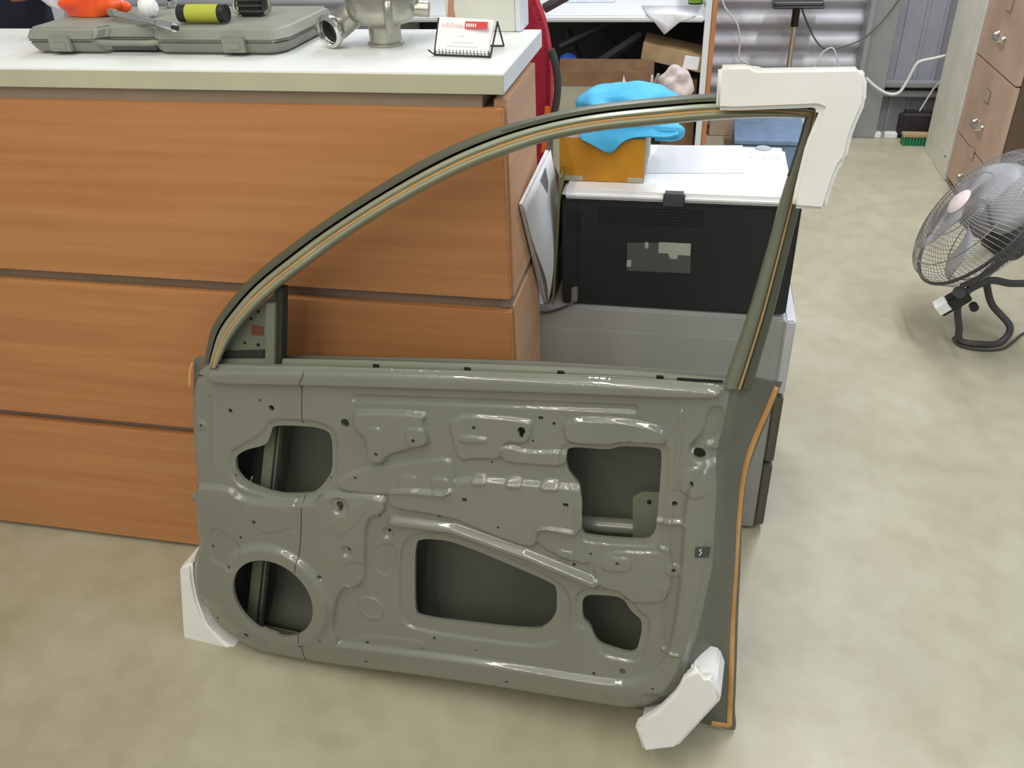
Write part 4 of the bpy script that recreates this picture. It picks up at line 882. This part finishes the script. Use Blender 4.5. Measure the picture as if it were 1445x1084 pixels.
for k, (x0_, x1_) in enumerate(((1231, 1243), (1248, 1266))):
    a = aty(x0_, 184, 5.06); b_ = aty(x1_, 184, 5.06); g = MB(); g.box((a.x, 5.03, 0), (b_.x, 5.07, .03), .004)
    tag(g.build('plug_adapter', M['paper']), ('smaller white plug block on the floor by the steel post', 'larger white plug block on the floor next to the dark bag')[k], 'plug')
# tall cabinets on the right
XC = 1.21; yk = atx(1332, 257, XC).y; yf = fl(1302, 210).y; yn = atx(1404, 227, XC).y
cc_ = empty('cream_cabinet', (XC+.2, (yk+yf)/2, 0), 'tall cream painted cabinet beside the tan filing cabinet', 'cabinet')
g = MB(); g.box((XC, yk+.02, 0), (XC+.45, yf, 1.6), .002); g.build('body', M['cream'], cc_)
g = MB(); g.box((XC-.008, yk+.0, 0), (XC+.45, yk+.018, 1.6), .003); g.build('edge_trim', M['cream_trim'], cc_)
g = MB(); q = atx(1336, 225, XC-.004); g.lathe([(0, .004), (.006, .003), (.006, 0)], (XC-.0005, q.y+.05, q.z), (-1, 0, 0), 12); g.build('screw', M['grey_plastic'], cc_)
tcb = empty('filing_cabinet', (XC+.25, (yn+yk)/2, 0), 'tall tan steel filing cabinet with chrome pulls and brown side', 'filing cabinet')
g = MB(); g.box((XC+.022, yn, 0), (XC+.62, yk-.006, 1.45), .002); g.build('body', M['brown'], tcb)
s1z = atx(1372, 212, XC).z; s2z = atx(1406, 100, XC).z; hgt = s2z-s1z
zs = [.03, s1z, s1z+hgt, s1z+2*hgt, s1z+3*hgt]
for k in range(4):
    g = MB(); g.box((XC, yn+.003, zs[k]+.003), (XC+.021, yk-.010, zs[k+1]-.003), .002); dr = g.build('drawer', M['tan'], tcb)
    ym = (yn+yk)/2; zm = zs[k]+(zs[k+1]-zs[k])*.36
    hp = {1: (1383, 178), 2: (1414, 54)}.get(k)
    if hp: q = atx(*hp, XC); ym, zm = q.y, q.z
    g = MB(); g.tube(smooth_line([(XC-.001, ym+.05, zm+.012), (XC-.022, ym+.04, zm), (XC-.026, ym, zm-.004), (XC-.022, ym-.04, zm), (XC-.001, ym-.05, zm+.012)], 16), .009, 8); g.build('pull_handle', M['chrome'], dr)
    g = MB(); g.box((XC-.004, ym-.035, zm+.10), (XC, ym+.03, zm+.155), .001); lh = g.build('label_holder', M['steel'], dr)
    g = MB(); g.box((XC-.005, ym-.028, zm+.107), (XC-.0035, ym+.023, zm+.148)); g.build('label_card', M['tan'], lh)

# ============================================================ floor fan
FC = aty(1387, 311, 2.86); n_ = Vector((-.819, .0, .574)).normalized()
fn = empty('floor_fan', Vector((FC.x, FC.y, 0)), 'grey floor fan with wire cage tilted up beside the filing cabinet', 'fan')
xa_ = n_.cross(Vector((0, 1, 0))).normalized(); ya_ = n_.cross(xa_); RF = .25
def fp(r, a, h): return FC+xa_*(r*math.cos(a))+ya_*(r*math.sin(a))+n_*h
def ringt(r, h, rad, name, m=None):
    g = MB(); g.tube([fp(r, 2*math.pi*k/48, h) for k in range(48)], rad, 8, closed=True); return g.build(name, m or M['fan'], fn)
ringt(RF, .004, .006, 'cage_ring', M['fan_dark']); ringt(RF-.035, .062, .002, 'cage_hoop'); ringt(RF-.06, -.06, .002, 'cage_hoop'); ringt(.12, .093, .002, 'cage_hoop')
def cage(sign, prof, name, nw):
    for k in range(nw):
        a0 = 2*math.pi*k/nw
        g = MB(); g.tube([fp(r, a0+tw, h) for r, h, tw in prof], .00105, 4, caps=False); g.build(name, M['fan'], fn)
cage(1, [(.045, .105, .0), (.10, .099, .10), (.16, .086, .2), (.21, .066, .28), (.245, .040, .33), (RF, .006, .35)], 'front_wire', 96)
cage(-1, [(.06, -.10, 0), (.12, -.095, 0), (.18, -.078, 0), (.225, -.052, 0), (RF, -.002, 0)], 'rear_wire', 72)
g = MB(); g.lathe([(0, .114), (.036, .112), (.045, .106), (.045, .100)], FC, n_, 32); g.build('badge', M['pink'], fn)
for k in range(4):
    a0 = 2*math.pi*k/4+.55; rows = []
    for i in range(9):
        r = .05+.18*i/8; ww = .95*math.sin(math.pi*(.18+.74*i/8))**.7*.62
        rows.append([fp(r, a0+s*ww+.35*i/8, .018+.026*s+.004*(1-s*s)) for s in (-1, -.5, 0, .5, 1)])
    g = MB(); g.grid(rows); g.build('blade', M['blade'], fn, solid=.002, ang=80)
g = MB(); g.lathe([(0, .06), (.03, .058), (.05, .045), (.055, 0), (.055, -.02), (0, -.02)], FC, n_, 32); g.build('hub', M['fan'], fn)
g = MB(); g.lathe([(0, -.17), (.045, -.165), (.06, -.14), (.06, -.06), (.04, -.02)], FC, n_, 28); g.build('motor', M['fan_dark'], fn)
# yoke and stand
c2 = fl(1385, 486, .012)
F1 = fl(1350, 480, .012); F2 = fl(1418, 484, .012)
top1 = aty(1368, 408, F1.y+.02); top2 = aty(1392, 400, F1.y+.06); tl = aty(1350, 440, F1.y)
g = MB(); g.tube(smooth_line([top1, aty(1352, 432, F1.y+.005), F1+Vector((-.004, .0, .05)), F1+Vector((.01, -.006, .002)), c2, F2+Vector((-.015, .0, .0)), F2+Vector((.008, .02, .05)), aty(1400, 430, F2.y+.05), top2], 64), .0115, 10); g.build('stand_loop', M['fan_dark'], fn)
g = MB(); g.tube(smooth_line([top1, aty(1398, 396, F1.y+.02), aty(1425, 400, F1.y+.04), aty(1460, 402, F1.y+.06), aty(1490, 420, F1.y+.08), fl(1510, 470, .012)], 30), .012, 10); g.build('stand_leg', M['fan_dark'], fn)
g = MB(); g.tube(smooth_line([fp(RF+.006, 2*math.pi*(k-6)/24+math.pi*.5+.9, -.02) for k in range(13)], 40), .008, 8); g.build('yoke', M['fan_dark'], fn)
g = MB(); g.tube([top1, FC-n_*.15], .014, 10); g.build('motor_arm', M['fan_dark'], fn)
q = aty(1347, 424, F1.y-.04); Mx = Matrix.Translation(q) @ Euler((0, R(-42), 0)).to_matrix().to_4x4()
g = MB(); g.box((-.055, -.022, -.022), (.045, .022, .022), .004, Mx=Mx); cbx = g.build('control_box', M['blackp'], fn)
g = MB(); g.box((-.058, -.0235, -.012), (-.018, .0235, .024), .002, Mx=Mx); tag(g.build('switch_plate', M['paper'], cbx), 'white switch plate')
g = MB(); g.lathe([(0, 0), (.018, 0), (.018, .02), (0, .02)], aty(1352, 412, F1.y-.045), (0, -1, .3), 20); g.build('speed_knob', M['grey_plastic'], cbx)
g = MB(); g.lathe([(0, 0), (.014, 0), (.014, .02), (0, .02)], aty(1373, 431, F1.y+.01), (0, -1, 0), 16); g.build('tilt_knob', M['blackp'], fn)
g = MB(); g.tube(smooth_line([F1+Vector((.0, .02, .0)), fl(1345, 478, .006), fl(1355, 488, .006), fl(1385, 494, .006), fl(1415, 492, .006), fl(1430, 482, .006), fl(1445, 470, .006), fl(1470, 462, .006)], 50), .004, 8); g.build('fan_cord', M['fan_dark'], fn)
